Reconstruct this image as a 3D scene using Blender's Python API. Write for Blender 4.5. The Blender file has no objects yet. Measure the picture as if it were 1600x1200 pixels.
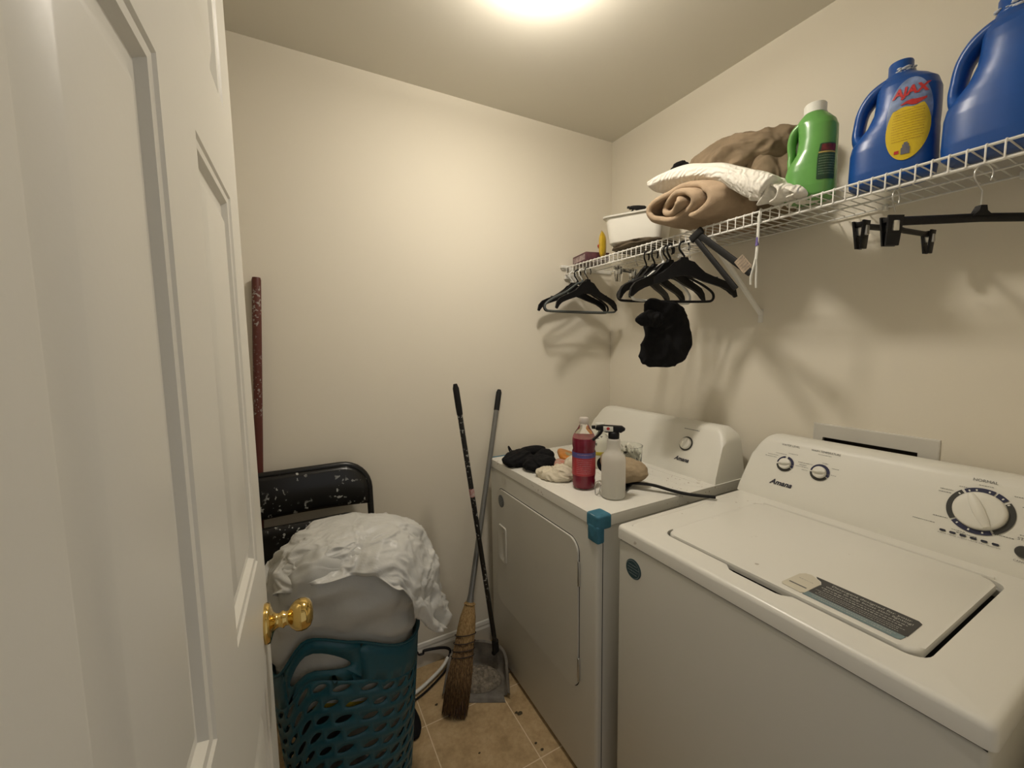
import bpy, bmesh, math, random
import numpy as np
from mathutils import Vector, Matrix, noise, Euler
C = bpy.context.scene.collection
PI = math.pi
random.seed(4)

# ------------------------------------------------------------------ camera, world, light, exposure
XR, YB, H = 1.517, 1.691, 2.44          # right wall, back wall, ceiling
cam_d = bpy.data.cameras.new('camera'); cam = bpy.data.objects.new('camera', cam_d); C.objects.link(cam)
_F, _yaw, _pitch, _roll, _h = 638.986, math.radians(28.3647), math.radians(-5.4696), math.radians(-0.7527), 1.4128
_fw = Vector((math.sin(_yaw)*math.cos(_pitch), math.cos(_yaw)*math.cos(_pitch), math.sin(_pitch)))
_r = Vector((math.cos(_yaw), -math.sin(_yaw), 0)); _u = _r.cross(_fw)
_r2 = _r*math.cos(_roll) + _u*math.sin(_roll); _u2 = -_r*math.sin(_roll) + _u*math.cos(_roll)
M = Matrix.Identity(4)
for i in range(3):
    M[i][0] = _r2[i]; M[i][1] = _u2[i]; M[i][2] = -_fw[i]
M[2][3] = _h
cam.matrix_world = M
cam_d.sensor_width = 36.0; cam_d.lens = _F/1600*36; cam_d.clip_start = 0.01
bpy.context.scene.camera = cam
world = bpy.data.worlds.new('world'); bpy.context.scene.world = world; world.use_nodes = True
world.node_tree.nodes['Background'].inputs[0].default_value = (1.0, .97, .95, 1)
world.node_tree.nodes['Background'].inputs[1].default_value = 0.42
LAMP = Vector((0.65, 0.985, 2.362)); LAMP_E = 240.0
vs = bpy.context.scene.view_settings
vs.view_transform = 'Standard'; vs.look = 'None'; vs.exposure = 0.0; vs.gamma = 1.0; vs.use_curve_mapping = False

# ------------------------------------------------------------------ materials
def nodes(name):
    m = bpy.data.materials.new(name); m.use_nodes = True
    nt = m.node_tree; b = nt.nodes['Principled BSDF']
    return m, nt, b
def setc(b, col, rough=.5, metal=0.0, spec=.5):
    b.inputs['Base Color'].default_value = (*col, 1); b.inputs['Roughness'].default_value = rough
    b.inputs['Metallic'].default_value = metal; b.inputs['Specular IOR Level'].default_value = spec
def coords(nt, world_space=True):
    if world_space:
        return nt.nodes.new('ShaderNodeNewGeometry').outputs['Position']
    return nt.nodes.new('ShaderNodeTexCoord').outputs['Object']
def add_noise(nt, scale, detail=3, rough=.5, src=None, stretch=None):
    n = nt.nodes.new('ShaderNodeTexNoise'); n.inputs['Scale'].default_value = scale
    n.inputs['Detail'].default_value = detail; n.inputs['Roughness'].default_value = rough
    s = src or coords(nt, False)
    if stretch:
        mp = nt.nodes.new('ShaderNodeMapping'); mp.inputs['Scale'].default_value = stretch
        nt.links.new(s, mp.inputs['Vector']); s = mp.outputs['Vector']
    nt.links.new(s, n.inputs['Vector']); return n.outputs['Fac']
def ramp(nt, fac, stops):
    r = nt.nodes.new('ShaderNodeValToRGB'); nt.links.new(fac, r.inputs['Fac'])
    el = r.color_ramp.elements
    while len(el) < len(stops): el.new(.5)
    for e, (p, c) in zip(el, stops):
        e.position = p; e.color = (*c, 1) if len(c) == 3 else c
    return r.outputs['Color']
def bump(nt, b, fac, strength=.2, dist=.002):
    n = nt.nodes.new('ShaderNodeBump'); n.inputs['Strength'].default_value = strength; n.inputs['Distance'].default_value = dist
    nt.links.new(fac, n.inputs['Height']); nt.links.new(n.outputs['Normal'], b.inputs['Normal'])
def mat(name, col, rough=.5, metal=0.0, spec=.5, vary=0.0, vscale=8, bumps=0.0, bscale=60, bdist=.002, col2=None, stretch=None):
    m, nt, b = nodes(name); setc(b, col, rough, metal, spec)
    if vary or col2:
        c2 = col2 or tuple(max(0, c*(1-vary)) for c in col)
        f = add_noise(nt, vscale, 4, .6, stretch=stretch)
        nt.links.new(ramp(nt, f, [(.35, c2), (.65, col)]), b.inputs['Base Color'])
    if bumps: bump(nt, b, add_noise(nt, bscale, 3, stretch=stretch), bumps, bdist)
    return m
def speckle(name, base, spots, rough=.4, scale=70, thr=.68, mask_scale=6, mthr=.5, metal=0, spec=.5):
    """base colour with small flecks of another colour gathered in patches (paint spatter, crumbs, wear)"""
    m, nt, b = nodes(name); setc(b, base, rough, metal, spec)
    f = add_noise(nt, scale, 2, .5); g = add_noise(nt, mask_scale, 2, .5)
    s1 = ramp(nt, f, [(thr-.015, (0,0,0)), (thr+.015, (1,1,1))]); s2 = ramp(nt, g, [(mthr-.03, (0,0,0)), (mthr+.06, (1,1,1))])
    mu = nt.nodes.new('ShaderNodeMath'); mu.operation = 'MULTIPLY'; nt.links.new(s1, mu.inputs[0]); nt.links.new(s2, mu.inputs[1])
    mx = nt.nodes.new('ShaderNodeMix'); mx.data_type = 'RGBA'
    nt.links.new(mu.outputs[0], mx.inputs['Factor']); mx.inputs['A'].default_value = (*base, 1); mx.inputs['B'].default_value = (*spots, 1)
    nt.links.new(mx.outputs['Result'], b.inputs['Base Color']); return m
def glass(name, col, rough=.05, ior=1.4, alpha=1.0):
    m, nt, b = nodes(name); setc(b, col, rough); b.inputs['Transmission Weight'].default_value = 1; b.inputs['IOR'].default_value = ior
    b.inputs['Alpha'].default_value = alpha; return m
def film(name, col, rough=.35, trans=.35, alpha=1.0, bumps=0):
    m, nt, b = nodes(name); setc(b, col, rough); b.inputs['Alpha'].default_value = alpha
    t = nt.nodes.new('ShaderNodeBsdfTranslucent'); t.inputs['Color'].default_value = (*col, 1)
    mx = nt.nodes.new('ShaderNodeMixShader'); mx.inputs[0].default_value = trans
    out = nt.nodes['Material Output']
    nt.links.new(b.outputs[0], mx.inputs[1]); nt.links.new(t.outputs[0], mx.inputs[2]); nt.links.new(mx.outputs[0], out.inputs['Surface'])
    if bumps: bump(nt, b, add_noise(nt, 26, 5, .6), bumps, .004)
    return m

WALLC = (.80, .75, .635)
m_wall = mat('wall_paint', WALLC, .75, spec=.25, bumps=.12, bscale=160, bdist=.0012)
m_ceil = mat('ceiling_paint', (.74, .71, .62), .9, spec=.15, bumps=.1, bscale=120, bdist=.001)
m_trim = mat('trim_paint', (.66, .64, .58), .4, bumps=.05, bscale=40)
m_door = mat('door_paint', (.72, .70, .63), .38, bumps=.14, bscale=150, bdist=.0008)
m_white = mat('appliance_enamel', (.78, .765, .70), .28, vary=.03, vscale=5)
m_front_shaded = mat('shaded_appliance_enamel', (.61, .595, .53), .42, bumps=.12, bscale=420, bdist=.0004)  # appliance white darkened: shade of the fronts and sides put into the colour
m_plast = mat('appliance_plastic', (.78, .765, .69), .42, bumps=.1, bscale=500, bdist=.0003)
m_ink = mat('dark_ink', (.012, .014, .03), .5)
m_inkgrey = mat('grey_ink', (.12, .12, .115), .6)
m_navy = mat('navy_ring', (.015, .018, .06), .35)
m_char = mat('charcoal_ring', (.035, .035, .03), .35)
m_gap = mat('dark_gap', (.01, .01, .01), .8)
m_black = mat('black_plastic', (.007, .007, .008), .45, spec=.22)
m_blackmat = mat('black_matte_plastic', (.010, .010, .010), .65, spec=.3)
m_wire = mat('white_coated_wire', (.82, .81, .76), .4)
m_metal = mat('steel_wire', (.6, .6, .58), .3, 1.0)
m_brass = mat('polished_brass', (.66, .47, .16), .09, 1.0, bumps=.05, bscale=12)
m_blue = mat('blue_bottle_plastic', (.010, .085, .36), .34, vary=.2, vscale=6, bumps=.05, bscale=30)
m_green = mat('green_bottle_plastic', (.13, .36, .085), .26, vary=.1, vscale=6)
m_capw = mat('white_cap_plastic', (.74, .74, .68), .4)
m_tape = mat('blue_tape', (.04, .18, .27), .6, vary=.25, vscale=30, bumps=.4, bscale=50)
m_tan = mat('tan_fleece', (.44, .33, .225), .95, spec=.1, vary=.12, vscale=25, bumps=.5, bscale=300, bdist=.002)
m_brown = mat('brown_cotton', (.25, .19, .125), .92, spec=.1, vary=.15, vscale=20, bumps=.4, bscale=260, bdist=.001)
m_blackcloth = mat('black_cloth', (.009, .009, .010), .9, spec=.15, bumps=.5, bscale=300, bdist=.001)
m_sock = mat('cream_knit', (.66, .60, .47), .95, spec=.1, bumps=.6, bscale=220, bdist=.002)
m_bag = film('white_bag_film', (.74, .74, .71), .22, .38, .93, bumps=.5)
m_bag2 = film('crumpled_bag_film', (.78, .78, .75), .33, .32, .98, bumps=.9)
m_teal = mat('teal_basket_plastic', (.004, .080, .115), .38)
m_straw = mat('broom_straw', (.50, .34, .15), .85, col2=(.24, .145, .055), vscale=14, stretch=(18, 18, .8), bumps=.8, bscale=24, bdist=.004)
m_grip = mat('grey_handle_metal', (.20, .20, .19), .38, .5)
m_pan = mat('grey_dustpan_plastic', (.19, .17, .14), .6, vary=.4, vscale=22, bumps=.3, bscale=40)
m_dust = mat('dust_fluff', (.30, .26, .20), .95, vary=.55, vscale=60, bumps=1.0, bscale=110, bdist=.006)
m_red = speckle('worn_red_paint', (.10, .022, .014), (.30, .27, .24), .5, 110, .60, 7, .55)
m_chair = speckle('spattered_black_metal', (.0055, .0055, .006), (.45, .46, .44), .3, 62, .635, 7, .50)
m_chairplain = mat('black_metal_frame', (.006, .006, .006), .3)
m_pole = speckle('scuffed_black_handle', (.009, .009, .009), (.36, .36, .33), .35, 95, .61, 5, .52)
m_top = speckle('dusty_enamel', (.78, .765, .70), (.34, .26, .19), .32, 110, .675, 5, .50)
m_topw = speckle('washer_deck_enamel', (.78, .765, .70), (.50, .46, .39), .30, 40, .73, 5, .55)

def quilt():
    m, nt, b = nodes('quilted_white_cloth'); setc(b, (.80, .77, .69), .95, spec=.1)
    s = coords(nt, False)
    v = nt.nodes.new('ShaderNodeTexVoronoi'); v.inputs['Scale'].default_value = 62; nt.links.new(s, v.inputs['Vector'])
    w = nt.nodes.new('ShaderNodeTexWave'); w.wave_type = 'RINGS'; w.inputs['Scale'].default_value = 24; w.inputs['Distortion'].default_value = 9
    w.inputs['Detail'].default_value = 3; nt.links.new(s, w.inputs['Vector'])
    a = nt.nodes.new('ShaderNodeMath'); nt.links.new(v.outputs['Distance'], a.inputs[0]); nt.links.new(w.outputs['Fac'], a.inputs[1])
    bump(nt, b, a.outputs[0], .55, .004); return m
m_quilt = quilt()

def floor_mat():
    m, nt, b = nodes('vinyl_tile'); setc(b, (.4, .3, .18), .5)
    pos = coords(nt)
    mp = nt.nodes.new('ShaderNodeMapping'); mp.vector_type = 'POINT'; mp.inputs['Location'].default_value = (-.368+.309*3, -1.083+.309*6, 0)
    nt.links.new(pos, mp.inputs['Vector'])
    br = nt.nodes.new('ShaderNodeTexBrick'); br.offset = 0; br.squash = 1
    br.inputs['Scale'].default_value = 1; br.inputs['Brick Width'].default_value = .309; br.inputs['Row Height'].default_value = .309
    br.inputs['Mortar Size'].default_value = .0022; br.inputs['Mortar Smooth'].default_value = .4
    nt.links.new(mp.outputs[0], br.inputs['Vector'])
    f = add_noise(nt, 14, 8, .65, pos); f2 = add_noise(nt, 70, 4, .6, pos)
    c1 = ramp(nt, f, [(.3, (.36, .25, .125)), (.5, (.48, .345, .185)), (.72, (.57, .425, .25))])
    mx = nt.nodes.new('ShaderNodeMix'); mx.data_type = 'RGBA'; mx.blend_type = 'MULTIPLY'; mx.inputs['Factor'].default_value = .5
    nt.links.new(c1, mx.inputs['A']); nt.links.new(ramp(nt, f2, [(.3, (.7, .68, .62)), (.6, (1, 1, 1))]), mx.inputs['B'])
    m2 = nt.nodes.new('ShaderNodeMix'); m2.data_type = 'RGBA'
    nt.links.new(br.outputs['Fac'], m2.inputs['Factor']); nt.links.new(mx.outputs['Result'], m2.inputs['A']); m2.inputs['B'].default_value = (.72, .60, .42, 1)
    nt.links.new(m2.outputs['Result'], b.inputs['Base Color'])
    bump(nt, b, f2, .15, .001); return m
m_floor = floor_mat()

# ------------------------------------------------------------------ mesh helpers
def V(*a): return Vector(a)
def place(o, parent=None, loc=None):
    C.objects.link(o)
    if parent is not None: o.parent = parent
    return o
def build(name, bm, m, parent=None, smooth=35, local=False, recalc=True, kind=None):
    """bm is in world coordinates unless local; the object's origin is its parent's, or its own base centre"""
    if recalc: bmesh.ops.recalc_face_normals(bm, faces=bm.faces[:])
    me = bpy.data.meshes.new(name)
    if not local:
        if parent is not None:
            p = parent; off = Vector((0, 0, 0)); mw = Matrix.Identity(4)
            while p is not None:
                mw = Matrix.Translation(p.location) @ p.rotation_euler.to_matrix().to_4x4() @ mw
                p = p.parent
            bm.transform(mw.inverted()); loc = None
        else:
            co = [v.co for v in bm.verts]
            lo = [min(c[i] for c in co) for i in range(3)]; hi = [max(c[i] for c in co) for i in range(3)]
            loc = Vector(((lo[0]+hi[0])/2, (lo[1]+hi[1])/2, lo[2])); bm.transform(Matrix.Translation(-loc))
    else: loc = None
    bm.to_mesh(me); bm.free()
    if isinstance(m, (list, tuple)):
        for q in m: me.materials.append(q)
    else: me.materials.append(m)
    if smooth:
        me.polygons.foreach_set('use_smooth', [True]*len(me.polygons))
        if smooth < 180: me.set_sharp_from_angle(angle=math.radians(smooth))
    o = bpy.data.objects.new(name, me)
    if loc is not None: o.location = loc
    if kind: o['kind'] = kind
    return place(o, parent)
def thing(name, label, cat, loc=(0, 0, 0), rz=0, group=None):
    o = bpy.data.objects.new(name, None); C.objects.link(o); o.empty_display_size = .05
    o.location = loc; o.rotation_euler = (0, 0, rz); tag(o, label, cat, group); return o
def tag(o, label, cat, group=None):
    o['label'] = label; o['category'] = cat
    if group: o['group'] = group
    return o
def new(): return bmesh.new()
def box(bm, x0, x1, y0, y1, z0, z1, bev=0, seg=2, mtx=None, mi=0):
    b2 = bmesh.new()
    bmesh.ops.create_cube(b2, size=1)
    bmesh.ops.transform(b2, matrix=Matrix.Translation(((x0+x1)/2, (y0+y1)/2, (z0+z1)/2)) @ Matrix.Diagonal((abs(x1-x0), abs(y1-y0), abs(z1-z0), 1)), verts=b2.verts)
    if bev: bmesh.ops.bevel(b2, geom=b2.edges[:], offset=bev, segments=seg, profile=.5, affect='EDGES')
    merge(bm, b2, mtx, mi)
def merge(bm, b2, mtx=None, mi=0):
    if mtx is not None: b2.transform(mtx)
    me = bpy.data.meshes.new('tmp'); b2.to_mesh(me); b2.free()
    n = len(bm.faces); bm.from_mesh(me); bpy.data.meshes.remove(me)
    if mi:
        bm.faces.ensure_lookup_table()
        for f in bm.faces[n:]: f.material_index = mi
def loft(bm, rings, cap0=True, cap1=True, closed=True, mi=0):
    vr = [[bm.verts.new(p) for p in r] for r in rings]; n = len(vr[0]); fs = []
    for a, b in zip(vr, vr[1:]):
        for i in range(n if closed else n-1):
            j = (i+1) % n
            try: fs.append(bm.faces.new((a[i], a[j], b[j], b[i])))
            except ValueError: pass
    if closed and cap0: fs.append(bm.faces.new(vr[0][::-1]))
    if closed and cap1: fs.append(bm.faces.new(vr[-1]))
    for f in fs: f.material_index = mi
    return vr
def frames(pts, closed=False, up=None):
    P = [Vector(p) for p in pts]; n = len(P); T = []
    for i in range(n):
        if closed: t = P[(i+1) % n]-P[i-1]
        else: t = P[min(i+1, n-1)]-P[max(i-1, 0)]
        T.append(t.normalized() if t.length > 1e-9 else Vector((0, 0, 1)))
    u = Vector(up) if up else (Vector((0, 0, 1)) if abs(T[0].z) < .9 else Vector((1, 0, 0)))
    out = []
    for i in range(n):
        if up: u = Vector(up)
        u = (u - T[i]*u.dot(T[i]))
        if u.length < 1e-6: u = T[i].orthogonal()
        u.normalize(); out.append((P[i], T[i], u, T[i].cross(u)))
    return out
def tube(bm, pts, r, seg=8, closed=False, up=None, mi=0):
    """r: number, or a list per point of number or (a along up, b across)"""
    fr = frames(pts, closed, up); rings = []
    for i, (p, t, u, w) in enumerate(fr):
        q = r[i] if isinstance(r, (list, tuple)) and len(r) == len(fr) else r
        a, b = q if isinstance(q, (tuple, list)) else (q, q)
        rings.append([p+u*(a*math.cos(2*PI*k/seg))+w*(b*math.sin(2*PI*k/seg)) for k in range(seg)])
    if closed:
        rings.append(rings[0]); loft(bm, rings, False, False, mi=mi); bmesh.ops.remove_doubles(bm, verts=bm.verts[:], dist=1e-6)
    else: loft(bm, rings, mi=mi)
def smooth_path(pts, n=6):
    P = [Vector(p) for p in pts]; out = []
    for i in range(len(P)-1):
        a, b, c, d = P[max(i-1, 0)], P[i], P[i+1], P[min(i+2, len(P)-1)]
        for k in range(n):
            t = k/n
            out.append(.5*((2*b)+(-a+c)*t+(2*a-5*b+4*c-d)*t*t+(-a+3*b-3*c+d)*t**3))
    out.append(P[-1]); return out
def lerpl(vals, n):
    out = []
    for i in range(len(vals)-1):
        for k in range(n): out.append(vals[i]+(vals[i+1]-vals[i])*k/n)
    out.append(vals[-1]); return out
def lathe(bm, prof, c=(0, 0, 0), axis=(0, 0, 1), seg=32, mi=0):
    ax = Vector(axis).normalized(); u = ax.orthogonal().normalized(); w = ax.cross(u); c = Vector(c)
    loft(bm, [[c+ax*z+u*(r*math.cos(2*PI*k/seg))+w*(r*math.sin(2*PI*k/seg)) for k in range(seg)] for r, z in prof], mi=mi)
def sring(cx, cy, z, a, b, n=2.5, N=40, rot=0):
    out = []
    for k in range(N):
        t = 2*PI*k/N; c, s = math.cos(t), math.sin(t)
        x = a*math.copysign(abs(c)**(2/n), c); y = b*math.copysign(abs(s)**(2/n), s)
        out.append(Vector((cx+x*math.cos(rot)-y*math.sin(rot), cy+x*math.sin(rot)+y*math.cos(rot), z)))
    return out
def rrect(x0, x1, y0, y1, r, n=6):
    out = []
    for cx, cy, a0 in ((x1-r, y1-r, 0), (x0+r, y1-r, 90), (x0+r, y0+r, 180), (x1-r, y0+r, 270)):
        for k in range(n+1):
            a = math.radians(a0+90*k/n); out.append((cx+r*math.cos(a), cy+r*math.sin(a)))
    return out
def prism(bm, poly, f0, h, bev=.0, mp=None, mi=0, seg=2):
    """poly in 2d, extruded from f0 to f0+h; mp(x,y,z)->Vector"""
    mp = mp or (lambda x, y, z: Vector((x, y, z)))
    b2 = bmesh.new(); lo = [b2.verts.new((x, y, f0)) for x, y in poly]; hi = [b2.verts.new((x, y, f0+h)) for x, y in poly]
    n = len(poly); b2.faces.new(lo[::-1]); top = b2.faces.new(hi)
    for i in range(n): b2.faces.new((lo[i], lo[(i+1) % n], hi[(i+1) % n], hi[i]))
    if bev: bmesh.ops.bevel(b2, geom=list(top.edges), offset=bev, segments=seg, profile=.5, affect='EDGES')
    for v in b2.verts: v.co = mp(*v.co)
    merge(bm, b2, None, mi)
def frame_map(o, ux, uy, un):
    o, ux, uy, un = map(Vector, (o, ux, uy, un)); ux = ux.normalized(); uy = uy.normalized(); un = un.normalized()
    return lambda x, y, z: o+ux*x+uy*y+un*z
def text_bm(s, size, mp, shear=0, bold=0, extrude=.0003, align='CENTER', sx=1):
    cu = bpy.data.curves.new('t', 'FONT'); cu.body = s; cu.size = size; cu.shear = shear; cu.offset = bold
    cu.align_x = align; cu.align_y = 'CENTER'; cu.resolution_u = 3
    o = bpy.data.objects.new('t', cu); C.objects.link(o)
    dg = bpy.context.evaluated_depsgraph_get(); me = bpy.data.meshes.new_from_object(o.evaluated_get(dg))
    bpy.data.objects.remove(o); bpy.data.curves.remove(cu)
    bm = bmesh.new(); bm.from_mesh(me); bpy.data.meshes.remove(me)
    bmesh.ops.triangulate(bm, faces=bm.faces[:])
    for v in bm.verts: v.co = mp(v.co.x*sx, v.co.y, extrude)
    return bm
def grid_mesh(bm, P, mi=0, closed_u=False):
    n, m = len(P), len(P[0]); vs_ = [[bm.verts.new(P[i][j]) for j in range(m)] for i in range(n)]
    for i in range(n if closed_u else n-1):
        for j in range(m-1):
            f = bm.faces.new((vs_[i][j], vs_[(i+1) % n][j], vs_[(i+1) % n][j+1], vs_[i][j+1])); f.material_index = mi
def solidify(o, t, off=0):
    q = o.modifiers.new('solid', 'SOLIDIFY'); q.thickness = t; q.offset = off; return o
def subsurf(o, l=1):
    q = o.modifiers.new('sub', 'SUBSURF'); q.levels = l; q.render_levels = l; return o
def nz(p, s=1.0, seed=0): return noise.noise(Vector(p)*s+Vector((seed*7.3, seed*3.1, seed*1.7)))

# ------------------------------------------------------------------ small cloth solver (position based, deterministic)
def cloth(P, rest_u, rest_v, collide, steps=140, iters=8, pins=None, g=-9.8, dt=1/60, damp=.97, bend=.25, fric=.5):
    P = P.copy(); Q = P.copy(); n, m = P.shape[:2]
    W = np.ones((n, m, 1)); 
    if pins is not None: W[pins] = 0
    sets = []
    def add(di, dj, rest, k):
        for par in range(2):
            if di and dj:
                for q in range(2):
                    I = np.arange(0, n-di)[(np.arange(0, n-di)//di) % 2 == par]
                    J = np.arange(max(0, -dj), m-max(0, dj)); sel = (I, J)
                    a = np.ix_(I, J); b = np.ix_(I+di, J+dj); 
                    if q == 0: sets.append((a, b, rest, k))
            elif di:
                I = np.arange(0, n-di)[(np.arange(0, n-di)//di) % 2 == par]; J = np.arange(m)
                sets.append((np.ix_(I, J), np.ix_(I+di, J), rest, k))
            else:
                J = np.arange(0, m-dj)[(np.arange(0, m-dj)//dj) % 2 == par]; I = np.arange(n)
                sets.append((np.ix_(I, J), np.ix_(I, J+dj), rest, k))
    d = math.hypot(rest_u, rest_v)
    add(1, 0, rest_u, 1); add(0, 1, rest_v, 1); add(1, 1, d, .45); add(1, -1, d, .45)
    add(2, 0, 2*rest_u, bend); add(0, 2, 2*rest_v, bend)
    for s in range(steps):
        vel = (P-Q)*damp; Q = P.copy(); P = P+vel*W; P[..., 2:3] += g*dt*dt*W
        for it in range(iters):
            for a, b, rest, k in sets:
                D = P[b]-P[a]; L = np.linalg.norm(D, axis=2, keepdims=True)+1e-9
                wa, wb = W[a], W[b]; ws = wa+wb; ws[ws == 0] = 1
                c = D*((L-rest)/L)*k
                P[a] = P[a]+c*wa/ws; P[b] = P[b]-c*wb/ws
            if it % 3 == 2 or it == iters-1:
                N = collide(P); moved = np.linalg.norm(N-P, axis=2, keepdims=True) > 1e-7
                N = np.where(W > 0, N, P)
                Q = np.where(moved & (W > 0), Q+(N-Q)*fric*.5+(N-P)*.5, Q); P = N
    return P
def c_plane(z): 
    def f(P): P[..., 2] = np.maximum(P[..., 2], z); return P
    return f
def c_ell(c, r):
    c = np.array(c); r = np.array(r)
    def f(P):
        D = (P-c)/r; L = np.linalg.norm(D, axis=2, keepdims=True)+1e-9
        return np.where(L < 1, c+D/L*r, P)
    return f
def c_box(lo, hi, rad=.0):
    lo = np.array(lo)-rad; hi = np.array(hi)+rad
    def f(P):
        ins = np.all((P > lo) & (P < hi), axis=2)
        dl = P-lo; dh = hi-P; d = np.concatenate([dl, dh], axis=2); d[..., 2] = 9
        k = np.argmin(d, axis=2); N = P.copy()
        for q in range(6):
            s = ins & (k == q)
            if q < 3: N[..., q] = np.where(s, lo[q], N[..., q])
            else: N[..., q-3] = np.where(s, hi[q-3], N[..., q-3])
        return N
    return f
def c_caps(a, b, r):
    a = np.array(a); b = np.array(b); ab = b-a; l2 = (ab**2).sum()
    def f(P):
        t = np.clip(((P-a)@ab)/l2, 0, 1)[..., None]; q = a+t*ab; D = P-q; L = np.linalg.norm(D, axis=2, keepdims=True)+1e-9
        return np.where(L < r, q+D/L*r, P)
    return f
def c_all(*fs):
    def f(P):
        for q in fs: P = q(P)
        return P
    return f
def sheet(n, m, cx, cy, z, w, h, rot=0, seed=0, jit=.012, sq=1.0):
    rs = np.random.RandomState(seed); P = np.zeros((n, m, 3)); c, s = math.cos(rot), math.sin(rot)
    for i in range(n):
        for j in range(m):
            u = (i/(n-1)-.5)*w*sq; v = (j/(m-1)-.5)*h*sq
            P[i, j] = (cx+u*c-v*s, cy+u*s+v*c, z+jit*(noise.noise(Vector((u*18+seed, v*18, seed*3.7)))+.6*noise.noise(Vector((u*42+seed, v*42, seed*1.7)))))
    return P
def cloth_obj(name, P, m, parent=None, thick=.003, sub=1):
    bm = new(); grid_mesh(bm, [[Vector(P[i, j]) for j in range(P.shape[1])] for i in range(P.shape[0])])
    o = build(name, bm, m, parent, 180); solidify(o, thick, 0)
    if sub: subsurf(o, sub)
    return o

def fold_bm(c, r, seed, amp=.012, freq=14, stretch=(1, 1, 1), sub=5, rot=0, floor=None, power=1.0, bm=None):
    """lump of crumpled cloth: ellipsoid whose surface is thrown into sharp folds"""
    g = bmesh.new(); bmesh.ops.create_icosphere(g, subdivisions=sub, radius=1); R = Matrix.Rotation(rot, 3, 'Z'); c = Vector(c)
    for v in g.verts:
        p = v.co.copy(); q = Vector((math.copysign(abs(p.x)**power, p.x)*r[0], math.copysign(abs(p.y)**power, p.y)*r[1], math.copysign(abs(p.z)**power, p.z)*r[2]))
        w = Vector((q.x*stretch[0], q.y*stretch[1], q.z*stretch[2])); off = Vector((seed*5.1, seed*2.3, seed*9.7))
        w = w+.35/freq*Vector((noise.noise(w*freq*.8+off), noise.noise(w*freq*.8+off*1.7), noise.noise(w*freq*.8+off*2.1)))*3
        a = 1-2.2*abs(noise.noise(w*freq+off)); b = 1-2.2*abs(noise.noise(w*freq*2.1+off*1.3)); d = 1-2.2*abs(noise.noise(w*freq*4.3+off))
        n = p.normalized(); q = q+n*amp*(a+.45*b+.18*d)
        q = R @ q + c
        if floor is not None and q.z < floor: q.z = floor+.0005*(q.z-floor)
        v.co = q
    if bm is None: return g
    merge(bm, g); return bm

# ================================================================== SETTING
def struct(name, bm, m, smooth=0):
    o = build(name, bm, m, None, smooth); o['kind'] = 'structure'; return o
XL, YF = -.62, .05
bm = new(); box(bm, XL-.1, XR+.1, YF-1.2, YB+.1, -.1, 0); struct('floor', bm, m_floor)
bm = new(); box(bm, XL-.1, XR+.1, YF-1.2, YB+.1, H, H+.1); struct('ceiling', bm, m_ceil)
bm = new(); box(bm, XL-.1, XR+.1, YB, YB+.1, 0, H); struct('wall_back', bm, m_wall)
WB = (.405, .696, .86, 1.138)   # y0,y1,z0,z1 of the outlet box opening on the right wall
bm = new()
box(bm, XR, XR+.1, YF-.12, WB[0], 0, H); box(bm, XR, XR+.1, WB[1], YB, 0, H)
box(bm, XR, XR+.1, WB[0], WB[1], 0, WB[2]); box(bm, XR, XR+.1, WB[0], WB[1], WB[3], H)
bmesh.ops.remove_doubles(bm, verts=bm.verts[:], dist=1e-5)
struct('wall_right', bm, m_wall)
bm = new(); box(bm, XL-.1, XL, YF-.12, YB, 0, H); struct('wall_left', bm, m_wall)
bm = new(); box(bm, XL, -.125, YF-.12, YF, 0, H); box(bm, .71, XR, YF-.12, YF, 0, H); box(bm, -.125, .71, YF-.12, YF, 2.06, H); struct('wall_front', bm, m_wall)
bm = new()
prof = [(0, 0), (.013, 0), (.013, .070), (.009, .080), (.009, .088), (.005, .100), (0, .104)]
loft(bm, [[Vector((x, YB-d, z)) for d, z in prof] for x in (XL, XR)]); struct('baseboard_back', bm, m_trim)
bm = new(); loft(bm, [[Vector((XR-d, y, z)) for d, z in prof] for y in (YF, YB-.013)]); struct('baseboard_right', bm, m_trim)
bm = new(); loft(bm, [[Vector((XL+d, y, z)) for d, z in prof] for y in (YF, YB-.013)]); struct('baseboard_left', bm, m_trim)

# door, opened inwards to the left of the camera
DA = math.radians(1.8); DN = Vector((math.cos(DA), -math.sin(DA), 0)); DT = Vector((math.sin(DA), math.cos(DA), 0)); DC = -.0895
dmap = lambda s, z, d: DN*(DC+d)+DT*s+Vector((0, 0, z))
S0, S1 = .088, .843
panels = []
for a, b in ((.218, .417), (.540, .757)):
    for z0, z1 in ((.24, .872), (1.067, 1.637), (1.764, 1.935)): panels.append((a, b, z0, z1))
bm = new()
def dbox(s0, s1, z0, z1, d0=-.035, d1=0): 
    vsx = [dmap(s, z, d) for d in (d0, d1) for z in (z0, z1) for s in (s0, s1)]
    b2 = bmesh.new(); v = [b2.verts.new(p) for p in vsx]
    for q in ((0, 1, 3, 2), (4, 6, 7, 5), (0, 4, 5, 1), (2, 3, 7, 6), (0, 2, 6, 4), (1, 5, 7, 3)): b2.faces.new([v[i] for i in q])
    merge(bm, b2)
ss = [S0, .218, .417, .540, .757, S1]; zs = [.012, .24, .872, 1.067, 1.637, 1.764, 1.935, 2.04]
dbox(ss[0], ss[1], zs[0], zs[-1]); dbox(ss[2], ss[3], zs[0], zs[-1]); dbox(ss[4], ss[5], zs[0], zs[-1])
for a, b in ((1, 2), (3, 4)):
    for c in (0, 2, 4, 6): dbox(ss[a], ss[b], zs[c], zs[c+1])
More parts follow.
